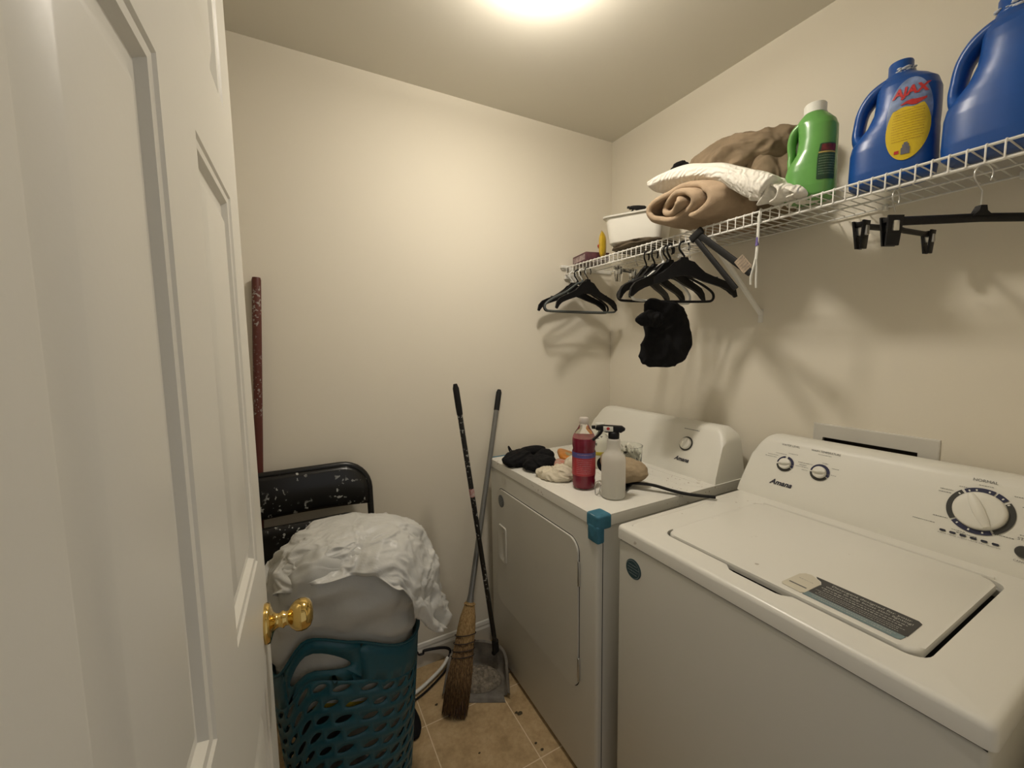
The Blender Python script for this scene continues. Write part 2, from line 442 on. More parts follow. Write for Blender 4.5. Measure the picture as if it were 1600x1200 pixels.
for (a, b, z0, z1) in panels:
    for side in (1, -1):
        loops = []
        for ins, dep in ((0, 0), (.003, .0025), (.010, .0035), (.016, .0105), (.022, .0115), (.027, .0115), (.048, .0035), (.050, .003)):
            d = -dep if side > 0 else -.035+dep
            loops.append([dmap(s, z, d) for s, z in ((a+ins, z0+ins), (b-ins, z0+ins), (b-ins, z1-ins), (a+ins, z1-ins))])
        loft(bm, loops, False, True)
door = build('door_1', bm, m_door, None, 30); door['kind'] = 'structure'
ks, kz = .790, .937
bm = new(); K0 = dmap(ks, kz, 0)
lathe(bm, [(.0, .0), (.0325, .0), (.0335, .003), (.032, .008), (.026, .010), (.0165, .013), (.0125, .017), (.0115, .022), (.014, .026), (.0145, .028), (.0115, .031),
           (.0125, .036), (.019, .040), (.0255, .0475), (.0275, .0555), (.0265, .0635), (.022, .070), (.0135, .0745), (.0, .0755)], K0, DN, 40)
build('door_knob', bm, m_brass, door, 60)
bm = new(); prism(bm, rrect(-.012, .012, -.028, .028, .003), 0, .0012, .0004, frame_map(dmap(S1, kz, -.0175), DN, (0, 0, 1), DT)); build('latch_plate', bm, m_brass, door)
bm = new(); box(bm, -.145, -.125, YF-.12, YF+.004, 0, 2.06, .003); box(bm, .71, .73, YF-.12, YF+.004, 0, 2.06, .003); box(bm, -.125, .71, YF-.12, YF+.004, 2.06, 2.08, .003)
struct('trim_1', bm, m_trim)

# ceiling lamp: porcelain holder and bare bulb
lamp = thing('ceiling_lamp', 'small round white ceiling lamp glowing above the room', 'lamp', (LAMP.x, LAMP.y, H))
bm = new(); lathe(bm, [(.0, 0), (.064, 0), (.066, -.006), (.066, -.030), (.060, -.044), (.056, -.050), (0, -.050)], (LAMP.x, LAMP.y, H)); build('lamp_holder', bm, m_capw, lamp)
m_bulb, nt, b = nodes('lit_bulb'); setc(b, (1, .95, .85)); b.inputs['Emission Color'].default_value = (1, .91, .79, 1); b.inputs['Emission Strength'].default_value = LAMP_E
bm = new(); lathe(bm, [(0, .010), (.052, .010), (.060, .004), (.060, .0), (.056, -.006), (.044, -.011), (.025, -.014), (0, -.015)], LAMP-Vector((0, 0, -.01)), (0, 0, 1), 24)
build('bulb', bm, m_bulb, lamp, 180)

# ================================================================== WASHER AND DRYER
def console(root, y0, y1, xb, r, zb=.914, name='console'):
    """profile in x,z swept across y with rounded upper corners"""
    prof = [(xb, zb), (xb+.006, zb+.022), (xb+.012, zb+.033), (xb+.024, zb+.060), (xb+.055, zb+.122), (xb+.078, zb+.168), (xb+.086, zb+.180), (xb+.098, zb+.187), (xb+.120, zb+.189), (xb+.150, zb+.186), (xb+.165, zb+.175), (xb+.170, zb)]
    hh = .189; rings = []; N = 14; ys = []
    for k in range(N+1): ys.append((y0+r*(1-math.cos(PI/2*k/N)), k/N))
    ys = [(y, t) for y, t in ys]
    allp = [(y, t) for y, t in ys]+[(y0+r+(y1-y0-2*r)*k/12, 1) for k in range(1, 12)]+[(y0+y1-y, t) for y, t in ys[::-1]]
    for y, t in allp:
        zmax = hh-r+r*math.sin(PI/2*t) if t < 1 else hh
        base = hh-r
        row = []
        for x, z in prof:
            dz = z-zb
            if dz > base: dz = base+(dz-base)*max(.0, (zmax-base)/(hh-base))
            # ends lean inwards
            tp = 1-t
            row.append(Vector((x, y+(.0 if True else 0), zb+dz)))
        rings.append(row)
    # lean: shift ends inwards with height
    for ri, row in enumerate(rings):
        for p in row:
            k = (p.z-zb)/hh; e0 = max(0, 1-(p.y-y0)/.09); e1 = max(0, 1-(y1-p.y)/.09)
            p.y += .022*k*(e0-e1)
    bm = new(); loft(bm, rings); return build(name, bm, m_plast, root, 50)
def slab_top(bm, x0, x1, y0, y1, z0, z1, r, bev, hole=None, depth=.03):
    """rounded slab; with an optional recessed hole given as a polygon"""
    if not hole:
        prism(bm, rrect(x0, x1, y0, y1, r), z0, z1-z0, bev, seg=3); return
    # outer wall
    o1 = rrect(x0, x1, y0, y1, r); 
    def inset(d): return rrect(x0+d, x1-d, y0+d, y1-d, max(r-d*.6, .002))
    rings = [[Vector((x, y, z0)) for x, y in o1], [Vector((x, y, z1-bev)) for x, y in o1]]
    for k in (1, 2, 3):
        a = PI/2*k/3; rings.append([Vector((x, y, z1-bev+bev*math.sin(a))) for x, y in inset(bev*(1-math.cos(a)))])
    vr = loft(bm, rings, True, False)
    hv = [bm.verts.new((x, y, z1)) for x, y in hole]; hb = [bm.verts.new((x, y, z1-depth)) for x, y in hole]
    n = len(hole); es = []
    for i in range(n):
        es.append(bm.edges.new((hv[i], hv[(i+1) % n])))
    for i in range(n): bm.faces.new((hv[i], hv[(i+1) % n], hb[(i+1) % n], hb[i]))
    f = bm.faces.new(hb); f.material_index = 1
    top = vr[-1]; eo = [bm.edges.get((top[i], top[(i+1) % len(top)])) for i in range(len(top))]
    bmesh.ops.triangle_fill(bm, edges=eo+es, use_beauty=True)

# ---- washer
WX, WY0, WY1, ZT = .771, .127, .827, .914
wash = thing('washing_machine', 'white top-loading washer with two small dials and one big dial', 'washing machine', ((WX+1.49)/2, (WY0+WY1)/2, 0))
bm = new(); box(bm, WX+.003, 1.485, WY0+.004, WY1-.004, .012, .872, .010, 3)
box(bm, WX+.03, 1.47, WY0+.03, WY1-.03, 0, .03); build('cabinet', bm, m_front_shaded, wash)
bm = new(); box(bm, WX+.008, 1.48, WY0+.009, WY1-.009, .868, .880); build('seam', bm, m_gap, wash)
hole = []
LX0, LX1, LY0, LY1, LR = .838, 1.256, .216, .727, .03
hp = rrect(LX0, LX1, LY0, LY1, LR)
i0 = None
for i in range(len(hp)):
    hole.append(hp[i])
    if i == 13:   # after the (x0, y1) corner, run down the front side with the finger notch
        hole += [(LX0, .545), (.831, .538), (.824, .530), (.822, .520), (.822, .432), (.825, .422), (.832, .414), (LX0, .408)]
bm = new(); slab_top(bm, WX, 1.487, WY0, WY1, .877, ZT, .012, .011, hole, .033)
build('deck', bm, [m_topw, m_gap], wash, 35)
bm = new(); tube(bm, smooth_path([(.800, .795, ZT-.0015), (.812, .800, ZT-.0015), (.90, .802, ZT-.0015), (1.15, .802, ZT-.0015), (1.22, .797, ZT-.0015)]), .0032, 6); build('deck_rib', bm, m_white, wash)
bm = new(); prism(bm, rrect(LX0+.006, LX1-.006, LY0+.010, LY1-.006, .027, 8), .904, ZT+.004-.904, .007, seg=3); lid = build('lid', bm, m_topw, wash, 40)
bm = new(); tube(bm, [(1.262, LY0+.02, ZT+.001), (1.262, LY1-.02, ZT+.001)], .004, 8); build('lid_hinge', bm, m_white, wash)
wcon = console(wash, WY0, WY1, 1.312, .055)
CA, CB = Vector((1.336, 0, .974)), Vector((1.390, 0, 1.082)); CU = (CB-CA).normalized(); CN = Vector((-CU.z, 0, CU.x))
def con_map(y, s, xoff=0, lift=.0): # origin on the sloping console face; text x runs towards -y
    return frame_map(Vector((1.325+xoff, y, .952))+CU*s+CN*lift, (0, -1, 0), CU, CN)
def ring_seg(bm, mp, r0, r1, a0, a1, z=.0012, n=10, mi=0):
    P = []
    for k in range(n+1):
        a = math.radians(a0+(a1-a0)*k/n); P.append([mp(r*math.cos(a), r*math.sin(a), z) for r in (r0, r1)])
    grid_mesh(bm, P, mi)
def knob(root, mp, r, h, ang, name='dial', face=m_plast):
    bm = new(); N = 40; rings = []
    for q, z in ((1.0, 0), (1.0, h*.35), (.95, h*.5), (.86, h*.56), (.6, h*.58), (.1, h*.58)):
        rings.append([mp(r*q*math.cos(2*PI*k/N), r*q*math.sin(2*PI*k/N), z) for k in range(N)])
    loft(bm, rings); a = math.radians(ang); c, s = math.cos(a), math.sin(a)
    rg = []
    for q, w, z in ((-.97, .05, h*.42), (-.9, .14, h*.75), (-.5, .2, h), (0, .23, h*1.06), (.5, .2, h), (.9, .12, h*.75), (.99, .05, h*.42)):
        row = []
        for u, zz in ((-w*1.25, h*.3), (-w, z*.85), (-w*.45, z), (w*.45, z), (w, z*.85), (w*1.25, h*.3)):
            x, y = q*r, u*r; row.append(mp(x*c-y*s, x*s+y*c, zz))
        rg.append(row)
    loft(bm, rg); return build(name, bm, face, root, 40)
LIFT = .0006
def dashes(bm, mp, cx, cy, w, size, seed):
    """tiny unreadable line of print"""
    rs = random.Random(seed); x = cx-w/2
    while x < cx+w/2:
        l = rs.uniform(.5, 1.3)*size; h = rs.uniform(.55, 1)*size*.5
        P = [[mp(x, cy-h/2, .0011), mp(x, cy+h/2, .0011)], [mp(x+l, cy-h/2, .0011), mp(x+l, cy+h/2, .0011)]]
        grid_mesh(bm, P); x += l+size*.3
pr = new(); prd = new()
def put(s, size, mp, **k): merge(prd if k.pop('dark', False) else pr, text_bm(s, size, mp, extrude=.0011, **k))
for (y, s, R, segs, a) in ((.704, .082, .0240, ((2, 82, 0), (100, 178, 0), (190, 330, 1), (336, 358, 0)), 8), (.607, .080, .0245, ((0, 176, 0), (186, 330, 1), (336, 356, 0)), 8)):
    mp = con_map(y, s, 0, LIFT)
    bm = new()
    for a0, a1, mi in segs: ring_seg(bm, mp, R*.70, R*1.04, a0, a1, mi=mi)
    rg = build('dial_ring', bm, [m_navy, m_char], wash, 0, recalc=False)
    knob(wash, mp, R*.72, .018, a)
mp = con_map(.286, .078, 0, LIFT); bm = new()
for a0, a1, mi in ((44, 66, 0), (70, 126, 0), (131, 218, 1), (222, 300, 0), (304, 398, 1)): ring_seg(bm, mp, .0435, .0535, a0, a1, mi=mi, n=16)
for a0 in (35, 52, 80, 104, 118, 140, 232, 258, 284): 
    a = math.radians(a0); b2 = []
    P = [[mp(.046*math.cos(a+d), .046*math.sin(a+d), .0016), mp(.050*math.cos(a+d), .050*math.sin(a+d), .0016)] for d in (-.03, .03)]; grid_mesh(bm, P, 2)
build('dial_ring', bm, [m_navy, m_char, m_capw], wash, 0, recalc=False)
knob(wash, mp, .0425, .020, 118)
mp = con_map(.213, .014, 0, LIFT); bm = new(); N = 28
loft(bm, [[mp(r*math.cos(2*PI*k/N), r*math.sin(2*PI*k/N), z) for k in range(N)] for r, z in ((.0125, 0), (.0125, .004), (.011, .006), (.002, .0065))]); build('start_button', bm, m_char, wash, 40)
put('WATER LEVEL', .0085, con_map(.704, .143)); put('WASH TEMPERATURE', .0085, con_map(.607, .143), sx=.92); put('NORMAL', .0095, con_map(.288, .149))
put('START', .0085, con_map(.213, .040)); put('CANCEL', .006, con_map(.213, -.007))
put('Amana', .0225, con_map(.700, .018), shear=.35, bold=.0006, dark=True)
mp0 = con_map(0, 0)
for (y, s, w, sd) in ((.748, .104, .030, 1), (.752, .097, .034, 2), (.725, .112, .03, 3), (.690, .118, .026, 4), (.655, .098, .03, 5), (.655, .091, .02, 6), (.658, .085, .034, 7), (.607, .134, .034, 8),
                      (.64, .098, .014, 9), (.60, .110, .014, 10), (.573, .100, .016, 11), (.572, .080, .012, 12), (.648, .077, .014, 13),
                      (.345, .112, .022, 14), (.347, .105, .022, 15), (.318, .126, .016, 16), (.285, .138, .022, 17), (.232, .128, .02, 18), (.216, .108, .024, 19),
                      (.345, .044, .024, 20), (.372, .026, .036, 21), (.312, .022, .02, 22), (.298, .018, .03, 23), (.245, .036, .03, 24), (.213, .048, .02, 25)):
    dashes(pr, lambda x, y_, z, y=y, s=s: con_map(y, s)(x, y_, z), 0, 0, w, .003, sd)
for k in range(6):
    y = .335-.0165*k; mp = con_map(y, .014); bm2 = new(); prism(bm2, rrect(-.0052, .0052, -.0024, .0024, .0022), 0, .0016, 0, mp); merge(prd, bm2)
    dashes(pr, mp, 0, -.0065, .014, .0024, 40+k)
build('printed_lettering', pr, m_inkgrey, wash, 0, recalc=False); build('maker_lettering', prd, m_ink, wash, 0, recalc=False)['label'] = 'dark blue italic maker name and cycle lights'
# round badge on the washer front
bm = new(); mpb = frame_map((WX+.003, .764, .812), (0, -1, 0), (0, 0, 1), (-1, 0, 0)); N = 32
loft(bm, [[mpb(r*math.cos(2*PI*k/N), r*math.sin(2*PI*k/N), z) for k in range(N)] for r, z in ((.027, 0), (.027, .0012), (.0262, .0018))])
bdg = build('round_badge', bm, mat('badge_teal', (.03, .07, .085), .35), wash, 30)
bm = new()
for k, (w, yy) in enumerate(((.028, .012), (.036, .004), (.036, -.004), (.026, -.012))): dashes(bm, frame_map((WX+.0005, .764, .812), (0, -1, 0), (0, 0, 1), (-1, 0, 0)), 0, yy, w, .0042, k+60)
ring_seg(bm, frame_map((WX+.0006, .764, .812), (0, -1, 0), (0, 0, 1), (-1, 0, 0)), .0232, .0243, 0, 360, n=40)
build('badge_print', bm, mat('badge_print', (.35, .40, .40), .5), bdg, 0, recalc=False)
# advice label on the lid: runs along -y, text upright towards the wall (+x)
zl = ZT+.0045
lm = frame_map((.895, .345, zl), (0, -1, 0), (1, 0, 0), (0, 0, 1))
m_lab_d = mat('label_charcoal', (.045, .045, .045), .5); m_lab_b = mat('label_bluegrey', (.17, .24, .25), .5); m_lab_w = mat('label_cream', (.62, .58, .47), .55); m_lab_t = mat('label_print', (.55, .55, .50), .6)
sticker = thing('advice_sticker', 'charcoal and blue-grey advice label with cream corner on washer lid', 'sticker', (.895, .345, zl))
bm = new(); prism(bm, [(-.072, .052), (-.068, .046), (-.058, .040), (-.052, .028), (-.054, -.018), (.090, -.018), (.094, -.014), (.094, .046), (.088, .052)], 0, .0005, 0, lm); build('dark_panel', bm, m_lab_d, sticker, 0)
bm = new(); prism(bm, [(-.056, -.036), (.086, -.036), (.091, -.033), (.093, -.018), (-.054, -.018)], 0, .0005, 0, lm); build('blue_strip', bm, m_lab_b, sticker, 0)
bm = new(); prism(bm, [(-.094, -.034), (-.060, -.036), (-.055, -.030), (-.053, .026), (-.059, .038), (-.072, .046), (-.080, .050), (-.090, .046), (-.096, .034), (-.098, -.028)], 0, .0007, 0, lm); build('cream_corner', bm, m_lab_w, sticker, 0)
bm = new(); q = lambda x, y, z: lm(x, y, .0008)
for s, yy, sz in (('Detergent designed for your', .040, .0105), ('washer to help boost stain fighting!', .029, .0093)): merge(bm, text_bm(s, sz, lambda x, y, z, yy=yy: q(x+.022, y+yy, 0)))
for k, (w, yy) in enumerate(((.130, .018), (.118, .010), (.135, .001), (.120, -.005), (.125, -.012), (.128, -.023), (.12, -.029))): dashes(bm, lambda x, y, z: lm(x, y, .0008), .018, yy, w, .0046 if k < 2 else .003, 80+k)
build('label_lettering', bm, m_lab_t, sticker, 0, recalc=False)
bm = new(); dashes(bm, lambda x, y, z: lm(x, y, .0009), -.076, .018, .024, .003, 95)
P = [[lm(-.092, -.014, .0009), lm(-.092, -.010, .0009)], [lm(-.060, -.014, .0009), lm(-.060, -.010, .0009)]]; grid_mesh(bm, P)
build('corner_lettering', bm, m_inkgrey, sticker, 0, recalc=False)

# ---- dryer
DX, DY0, DY1 = .753, .884, 1.620
dry = thing('clothes_dryer', 'white front-loading dryer with cluttered top beside the back wall', 'dryer', ((DX+1.47)/2, (DY0+DY1)/2, 0))
bm = new(); box(bm, DX+.003, 1.465, DY0+.004, DY1-.004, .012, .878, .012, 3); box(bm, DX+.03, 1.45, DY0+.03, DY1-.03, 0, .03); build('cabinet', bm, m_front_shaded, dry)
bm = new(); box(bm, DX+.008, 1.46, DY0+.009, DY1-.009, .872, .884); box(bm, DX+.0215, DX+.0235, DY0+.0032, DY0+.02, .02, .875); build('seam', bm, m_gap, dry)
bm = new(); slab_top(bm, DX, 1.468, DY0, DY1, .880, ZT, .014, .010); build('top_panel', bm, m_top, dry, 35)
bm = new(); box(bm, 1.245, 1.2458, DY0+.03, DY1-.05, ZT-.0005, ZT+.0008); 
tube(bm, smooth_path([(1.225, .905, ZT-.001), (1.205, .925, ZT-.001), (1.185, .99, ZT-.001), (1.18, 1.3, ZT-.001), (1.19, 1.45, ZT-.001)]), .0025, 6); build('top_rib', bm, m_white, dry)
console(dry, DY0+.004, DY1-.004, 1.282, .058)
dmp = frame_map((DX+.003, 0, 0), (0, -1, 0), (0, 0, 1), (-1, 0, 0))
bm = new(); prism(bm, rrect(-1.542, -.974, .300, .805, .045, 10), -.0005, .0075, .004, dmp, seg=3)
ddoor = build('dryer_door', bm, m_front_shaded, dry, 40)
bm = new(); prism(bm, rrect(-1.545, -.971, .297, .808, .048, 10), -.0008, .0012, 0, dmp); build('door_seam', bm, m_gap, ddoor, 0)
bm = new(); fr = rrect(-1.522, -1.452, .495, .652, .012, 5); fi = rrect(-1.514, -1.460, .506, .642, .026, 5); fo = [dmp(x, z, .0072) for x, z in fr]
loft(bm, [[dmp(x, z, .0072) for x, z in fr], [dmp(x, z, .0115) for x, z in rrect(-1.520, -1.454, .497, .650, .012, 5)], [dmp(x, z, .0115) for x, z in fi], [dmp(x, z, .0076) for x, z in rrect(-1.500, -1.464, .512, .636, .015, 5)]], False, True)
build('door_handle', bm, m_front_shaded, ddoor, 40)
for z0, z1 in ((.34, .42), (.66, .74)):
    bm = new(); box(bm, DX-.006, DX+.001, .966, .9725, z0, z1, .0015); build('door_hinge', bm, m_metal, dry, 40)
bm = new(); mpb = frame_map((DX-.0042, 1.497, .756), (0, -1, 0), (0, 0, 1), (-1, 0, 0))
loft(bm, [[mpb(r*math.cos(2*PI*k/N), r*1.1*math.sin(2*PI*k/N), z) for k in range(N)] for r, z in ((.024, 0), (.024, .0012), (.0232, .0016))])
bdg = build('round_badge', bm, mat('badge_grey', (.10, .11, .11), .4), ddoor, 30)
bm = new(); mpb2 = frame_map((DX-.0052, 1.497, .756), (0, -1, 0), (0, 0, 1), (-1, 0, 0))
for k, (w, yy) in enumerate(((.022, .012), (.032, .003), (.032, -.005), (.024, -.013))): dashes(bm, mpb2, 0, yy, w, .004, k+70)
build('badge_print', bm, mat('badge_print_b', (.4, .42, .42), .5), bdg, 0, recalc=False)
bm = new(); box(bm, DX-.022, DX+.004, 1.455, 1.478, 0, .010, .002); build('foot_clip', bm, m_metal, dry)
mp = frame_map(Vector((1.295, 1.049, .952))+CU*.079+CN*LIFT, (0, -1, 0), CU, CN)
bm = new(); ring_seg(bm, mp, .0215, .0285, 0, 360, n=40); build('dial_ring', bm, m_char, dry, 0, recalc=False)
knob(dry, mp, .0225, .022, 75)
pr = new(); prd = new()
dm = lambda y, s: frame_map(Vector((1.295, y, .952))+CU*s, (0, -1, 0), CU, CN)
dashes(pr, dm(1.046, .138), 0, 0, .065, .0065, 77)
put('Amana', .0225, dm(1.046, .016), shear=.35, bold=.0006, dark=True)
build('printed_lettering', pr, m_inkgrey, dry, 0, recalc=False); build('maker_lettering', prd, m_ink, dry, 0, recalc=False)

# blue tape on two corners of the dryer top
bm = new()
def wrap_tape(bm, x0, x1, y0, y1, z0, z1, d=.0016):
    box(bm, x0-d, x1, y0-d, y1, z0, z1+d, .006, 3)
wrap_tape(bm, DX, DX+.052, DY0, DY0+.052, .872, ZT)
box(bm, DX-.0026, DX+.024, DY0-.0026, DY0+.045, .832, .885, .005, 3)
bmesh.ops.subdivide_edges(bm, edges=bm.edges[:], cuts=4, use_grid_fill=True)
for v in bm.verts:
    k = .002*nz(v.co, 45, 2)+.0035*abs(nz(v.co, 32, 5))+.001*nz(v.co, 120, 7); d = Vector((-1, -1, .4)); v.co += d*k
tag(build('painter_tape', bm, m_tape, None, 50), 'crumpled blue tape wrapped over the near front corner of the dryer', 'tape')
bm = new(); box(bm, DX-.0015, DX+.004, DY1-.004, DY1+.0015, .845, ZT+.001, .001); box(bm, DX-.001, DX+.10, DY1-.010, DY1+.0015, ZT-.02, ZT+.0015, .001)
tag(build('painter_tape', bm, m_tape, None, 50), 'thin strip of blue tape on the far front corner of the dryer', 'tape')

# outlet box in the right wall
wb = thing('washer_outlet_box', 'recessed white laundry outlet box in the wall above the washer', 'outlet box', (XR, (WB[0]+WB[1])/2, WB[2]))
y0, y1, z0, z1 = WB
bm = new(); mpw = frame_map((XR, 0, 0), (0, 1, 0), (0, 0, 1), (-1, 0, 0))
outer = [(y0-.006, z0-.006), (y1+.006, z0-.006), (y1+.006, z1+.006), (y0-.006, z1+.006)]
iy0, iy1, iz0, iz1 = y0+.038, y1-.022, z0+.03, z1-.038
def q4(ins, a=(y0-.006, y1+.006, z0-.006, z1+.006)): return [(a[0]+ins, a[2]+ins), (a[1]-ins, a[2]+ins), (a[1]-ins, a[3]-ins), (a[0]+ins, a[3]-ins)]
inn = [(iy0, iz0), (iy1, iz0), (iy1, iz1), (iy0, iz1)]
loft(bm, [[mpw(y, z, 0) for y, z in q4(0)], [mpw(y, z, .0035) for y, z in q4(.001)], [mpw(y, z, .0045) for y, z in q4(.004)], [mpw(y, z, .003) for y, z in inn], [mpw(y, z, -.01) for y, z in inn]], False, False)
build('face_plate', bm, m_trim, wb, 20)
bm = new(); loft(bm, [[mpw(y, z, -.006) for y, z in inn], [mpw(y, z, -.085) for y, z in inn]], False, True); build('recess', bm, mat('recess_brown', (.05, .04, .03), .8), wb, 0)
for yy in (.52, .60):
    bm = new(); tube(bm, [(XR+.05, yy, 1.0), (XR+.05, yy, 1.05)], .010, 10); lathe(bm, [(.0, 0), (.02, 0), (.02, .01), (0, .01)], (XR+.05, yy, 1.05), (-.3, 0, 1), 12); build('valve', bm, m_brass, wb)

# ================================================================== WIRE SHELF
ZS, XS = 1.787, 1.212
sh = thing('wire_shelf', 'long white coated wire shelf along the right wall', 'shelf', (XR-.15, .87, ZS))
bm = new(); SY0, SY1 = .052, 1.685
y = SY0+.012
while y < SY1-.01:
    tube(bm, [(XR-.008, y, ZS+.0025), (XS+.003, y, ZS+.0025), (XS-.0015, y, ZS+.001), (XS-.003, y, ZS-.004), (XS-.003, y, ZS-.034)], .0016, 6); y += .0254
for x in (XR-.010, XR-.11, XR-.20): tube(bm, [(x, SY0, ZS-.001), (x, SY1, ZS-.001)], .0026, 8)
build('wire_deck', bm, m_wire, sh, 60)
bm = new(); tube(bm, [(XS+.001, SY0, ZS-.0015), (XS+.001, SY1, ZS-.0015)], .0031, 8); tube(bm, [(XS+.0005, SY0, ZS-.034), (XS+.0005, SY1, ZS-.034)], .0033, 8); build('front_rail', bm, m_wire, sh, 60)
def bracket(y):
    bm = new(); a = Vector((XS+.004, y, ZS-.036)); b = Vector((XR-.004, y, 1.512)); d = (b-a).normalized(); w = Vector((0, 1, 0)); n = d.cross(w)
    rg = []
    for p in (a, a+(b-a)*.5, b):
        rg.append([p+w*.0075*s+n*t for s, t in ((-1, .006), (-1, -.002), (-.7, -.004), (.7, -.004), (1, -.002), (1, .006), (.8, .006), (.8, 0), (-.8, 0), (-.8, .006))])
    loft(bm, rg); box(bm, XR-.004, XR-.0005, y-.008, y+.008, 1.482, 1.53, .001)
    tube(bm, [(XS+.004, y, ZS-.030), (XS-.004, y, ZS-.036), (XS+.002, y, ZS-.042)], .003, 6)
    return build('shelf_bracket', bm, m_wire, sh, 40)
bracket(.893); bracket(.10)
bm = new(); box(bm, XS-.016, XR-.002, SY1+.0, SY1+.005, ZS-.012, ZS+.006, .001); box(bm, XS-.024, XS+.02, SY1-.012, SY1+.005, ZS-.003, ZS+.010, .002); box(bm, XS+.0, XS+.03, SY1-.01, SY1+.005, ZS-.055, ZS-.03, .002)
b2 = [(XR-.20, ZS-.04), (XR-.002, ZS-.04), (XR-.002, ZS-.055)]
prism(bm, [(XS+.0, ZS-.030), (XS+.11, ZS-.030), (XS+.055, ZS-.085)], 0, .004, 0, lambda x, z, t: Vector((x, SY1+t, z)))
build('end_bracket', bm, m_wire, sh, 30)
for yy in (.30, .55, 1.25): 
    bm = new(); box(bm, XR-.018, XR-.0005, yy-.006, yy+.006, ZS-.010, ZS+.008, .003); build('wall_clip', bm, m_wire, sh)

# ================================================================== JUGS ON THE SHELF
def interp(tab, z):
    for a, b in zip(tab, tab[1:]):
        if z <= b[0]:
            t = (z-a[0])/(b[0]-a[0]+1e-9); t = t*t*(3-2*t) if False else t
            return [a[i]+(b[i]-a[i])*t for i in range(len(a))]
    return list(tab[-1])
class Jug:
    # local frame: wide axis = local Y (handle on +Y side), label faces -X
    def __init__(s, W, D, Ht, tab, N=56): s.W, s.D, s.H, s.N = W, D, Ht, N; s.tab = [(z*Ht, c*W, a*W, b*D, n) for z, c, a, b, n in tab]
    def at(s, th, z, off=0):
        _, c, a, b, n = interp(s.tab, z); cy, sx = math.sin(th), math.cos(th)
        y = (a+off)*math.copysign(abs(cy)**(2/n), cy)+c; x = -(b+off)*math.copysign(abs(sx)**(2/n), sx); return Vector((x, y, z))
    def body(s):
        bm = new(); zs_ = sorted(set([r[0] for r in s.tab]+[s.tab[-1][0]*k/46 for k in range(47)])); zs_ = [z for z in zs_ if z >= s.tab[0][0]]
        loft(bm, [[s.at(2*PI*k/s.N, z) for k in range(s.N)] for z in zs_]); return bm
# rows: height fraction, centre offset, half width, half depth, exponent
blue_tab = [(0, 0, .44, .44, 3), (.015, 0, .485, .48, 3), (.10, 0, .5, .5, 3), (.30, 0, .495, .495, 3), (.37, -.01, .485, .485, 2.8), (.42, -.035, .455, .47, 2.7), (.50, -.095, .40, .46, 2.6), (.60, -.13, .365, .45, 2.5), (.70, -.135, .355, .43, 2.4),
            (.77, -.115, .335, .40, 2.3), (.82, -.07, .285, .34, 2.2), (.855, -.04, .22, .28, 2), (.875, -.03, .185, .25, 2), (.885, -.03, .165, .235, 2)]
def mk_jug(name, label, cat, W, D, Ht, tab, mbody, loc, rz, cap, mcap, handle, hr, group=None):
    root = thing(name, label, cat, loc, rz, group); j = Jug(W, D, Ht, tab)
    build('jug_body', j.body(), mbody, root, 180, local=True)
    bm = new(); P = smooth_path([Vector((0, y*W, z*Ht)) for y, z in handle], 6); rr = lerpl([h[0]*W for h in hr], 6); rb = lerpl([h[1]*D for h in hr], 6)
    tube(bm, P, list(zip(rr, rb)), 14, up=(0, 1, 0)); build('handle', bm, mbody, root, 180, local=True)
    bm = new(); cy = tab[-1][1]*W; z0 = tab[-1][0]*Ht; r, h, ridg = cap; N = 48
    rings = []
    for q, zz in ((1.06, 0), (1.10, .12), (1.03, .2), (1.0, .22), (1, .9), (.94, 1), (.5, 1)):
        rings.append([Vector(((r*q+(ridg if k % 2 and .2 < zz < .95 else 0))*math.cos(2*PI*k/N), cy+(r*q+(ridg if k % 2 and .2 < zz < .95 else 0))*math.sin(2*PI*k/N), z0-.002+h*zz)) for k in range(N)])
    loft(bm, rings); build('cap', bm, mcap, root, 50, local=True)
    return root, j
bh = [(-.06, .835), (.10, .832), (.26, .785), (.375, .69), (.42, .56), (.42, .46), (.36, .39)]
bhr = [(.07, .24), (.095, .26), (.095, .24), (.080, .22), (.075, .20), (.08, .24), (.11, .34)]
aj, jb = mk_jug('detergent_jug', 'blue detergent jug with a yellow oval label, red capital letters', 'detergent bottle', .160, .112, .279, blue_tab, m_blue, (1.318, .475, ZS+.004), math.radians(8), (.0225, .031, .0), m_blue, bh, bhr, 'blue jugs on the wire shelf')
def face(j, y, z, off=0):
    """point on the front (label) face of a jug at width y and height z"""
    _, c, a, b, n = interp(j.tab, z); q = min(.985, abs((y-c)/a)); return Vector((-b*(1-q**n)**(1/n)-off, y, z))
def patch(j, th0, th1, z0, z1, off, mask, m, root, name, nu=36, nv=36):
    bm = new(); g = {}
    for i in range(nu+1):
        for k in range(nv+1):
            u, v = -1+2*i/nu, -1+2*k/nv
            uu, vv = mask(u, v); th = (th0+th1)/2+(th1-th0)/2*uu; z = (z0+z1)/2+(z1-z0)/2*vv; g[i, k] = bm.verts.new(j.at(th, z, off))
    for i in range(nu):
        for k in range(nv): bm.faces.new((g[i, k], g[i+1, k], g[i+1, k+1], g[i, k+1]))
    bmesh.ops.remove_doubles(bm, verts=bm.verts[:], dist=1e-6)
    return build(name, bm, m, root, 180, local=True)
def patch_f(j, yc, zc, hw, hz, off, mask, m, root, name, n=34):
    bm = new(); P = [[None]*(n+1) for _ in range(n+1)]
    for i in range(n+1):
        for k in range(n+1):
            u, v = mask(-1+2*i/n, -1+2*k/n); P[i][k] = face(j, yc+hw*u, zc+hz*v, off)
    grid_mesh(bm, P); bmesh.ops.remove_doubles(bm, verts=bm.verts[:], dist=1e-6)
    return build(name, bm, m, root, 180, local=True)
def disc(u, v):  # square to disc
    return u*math.sqrt(max(0, 1-v*v/2)), v*math.sqrt(max(0, 1-u*u/2))
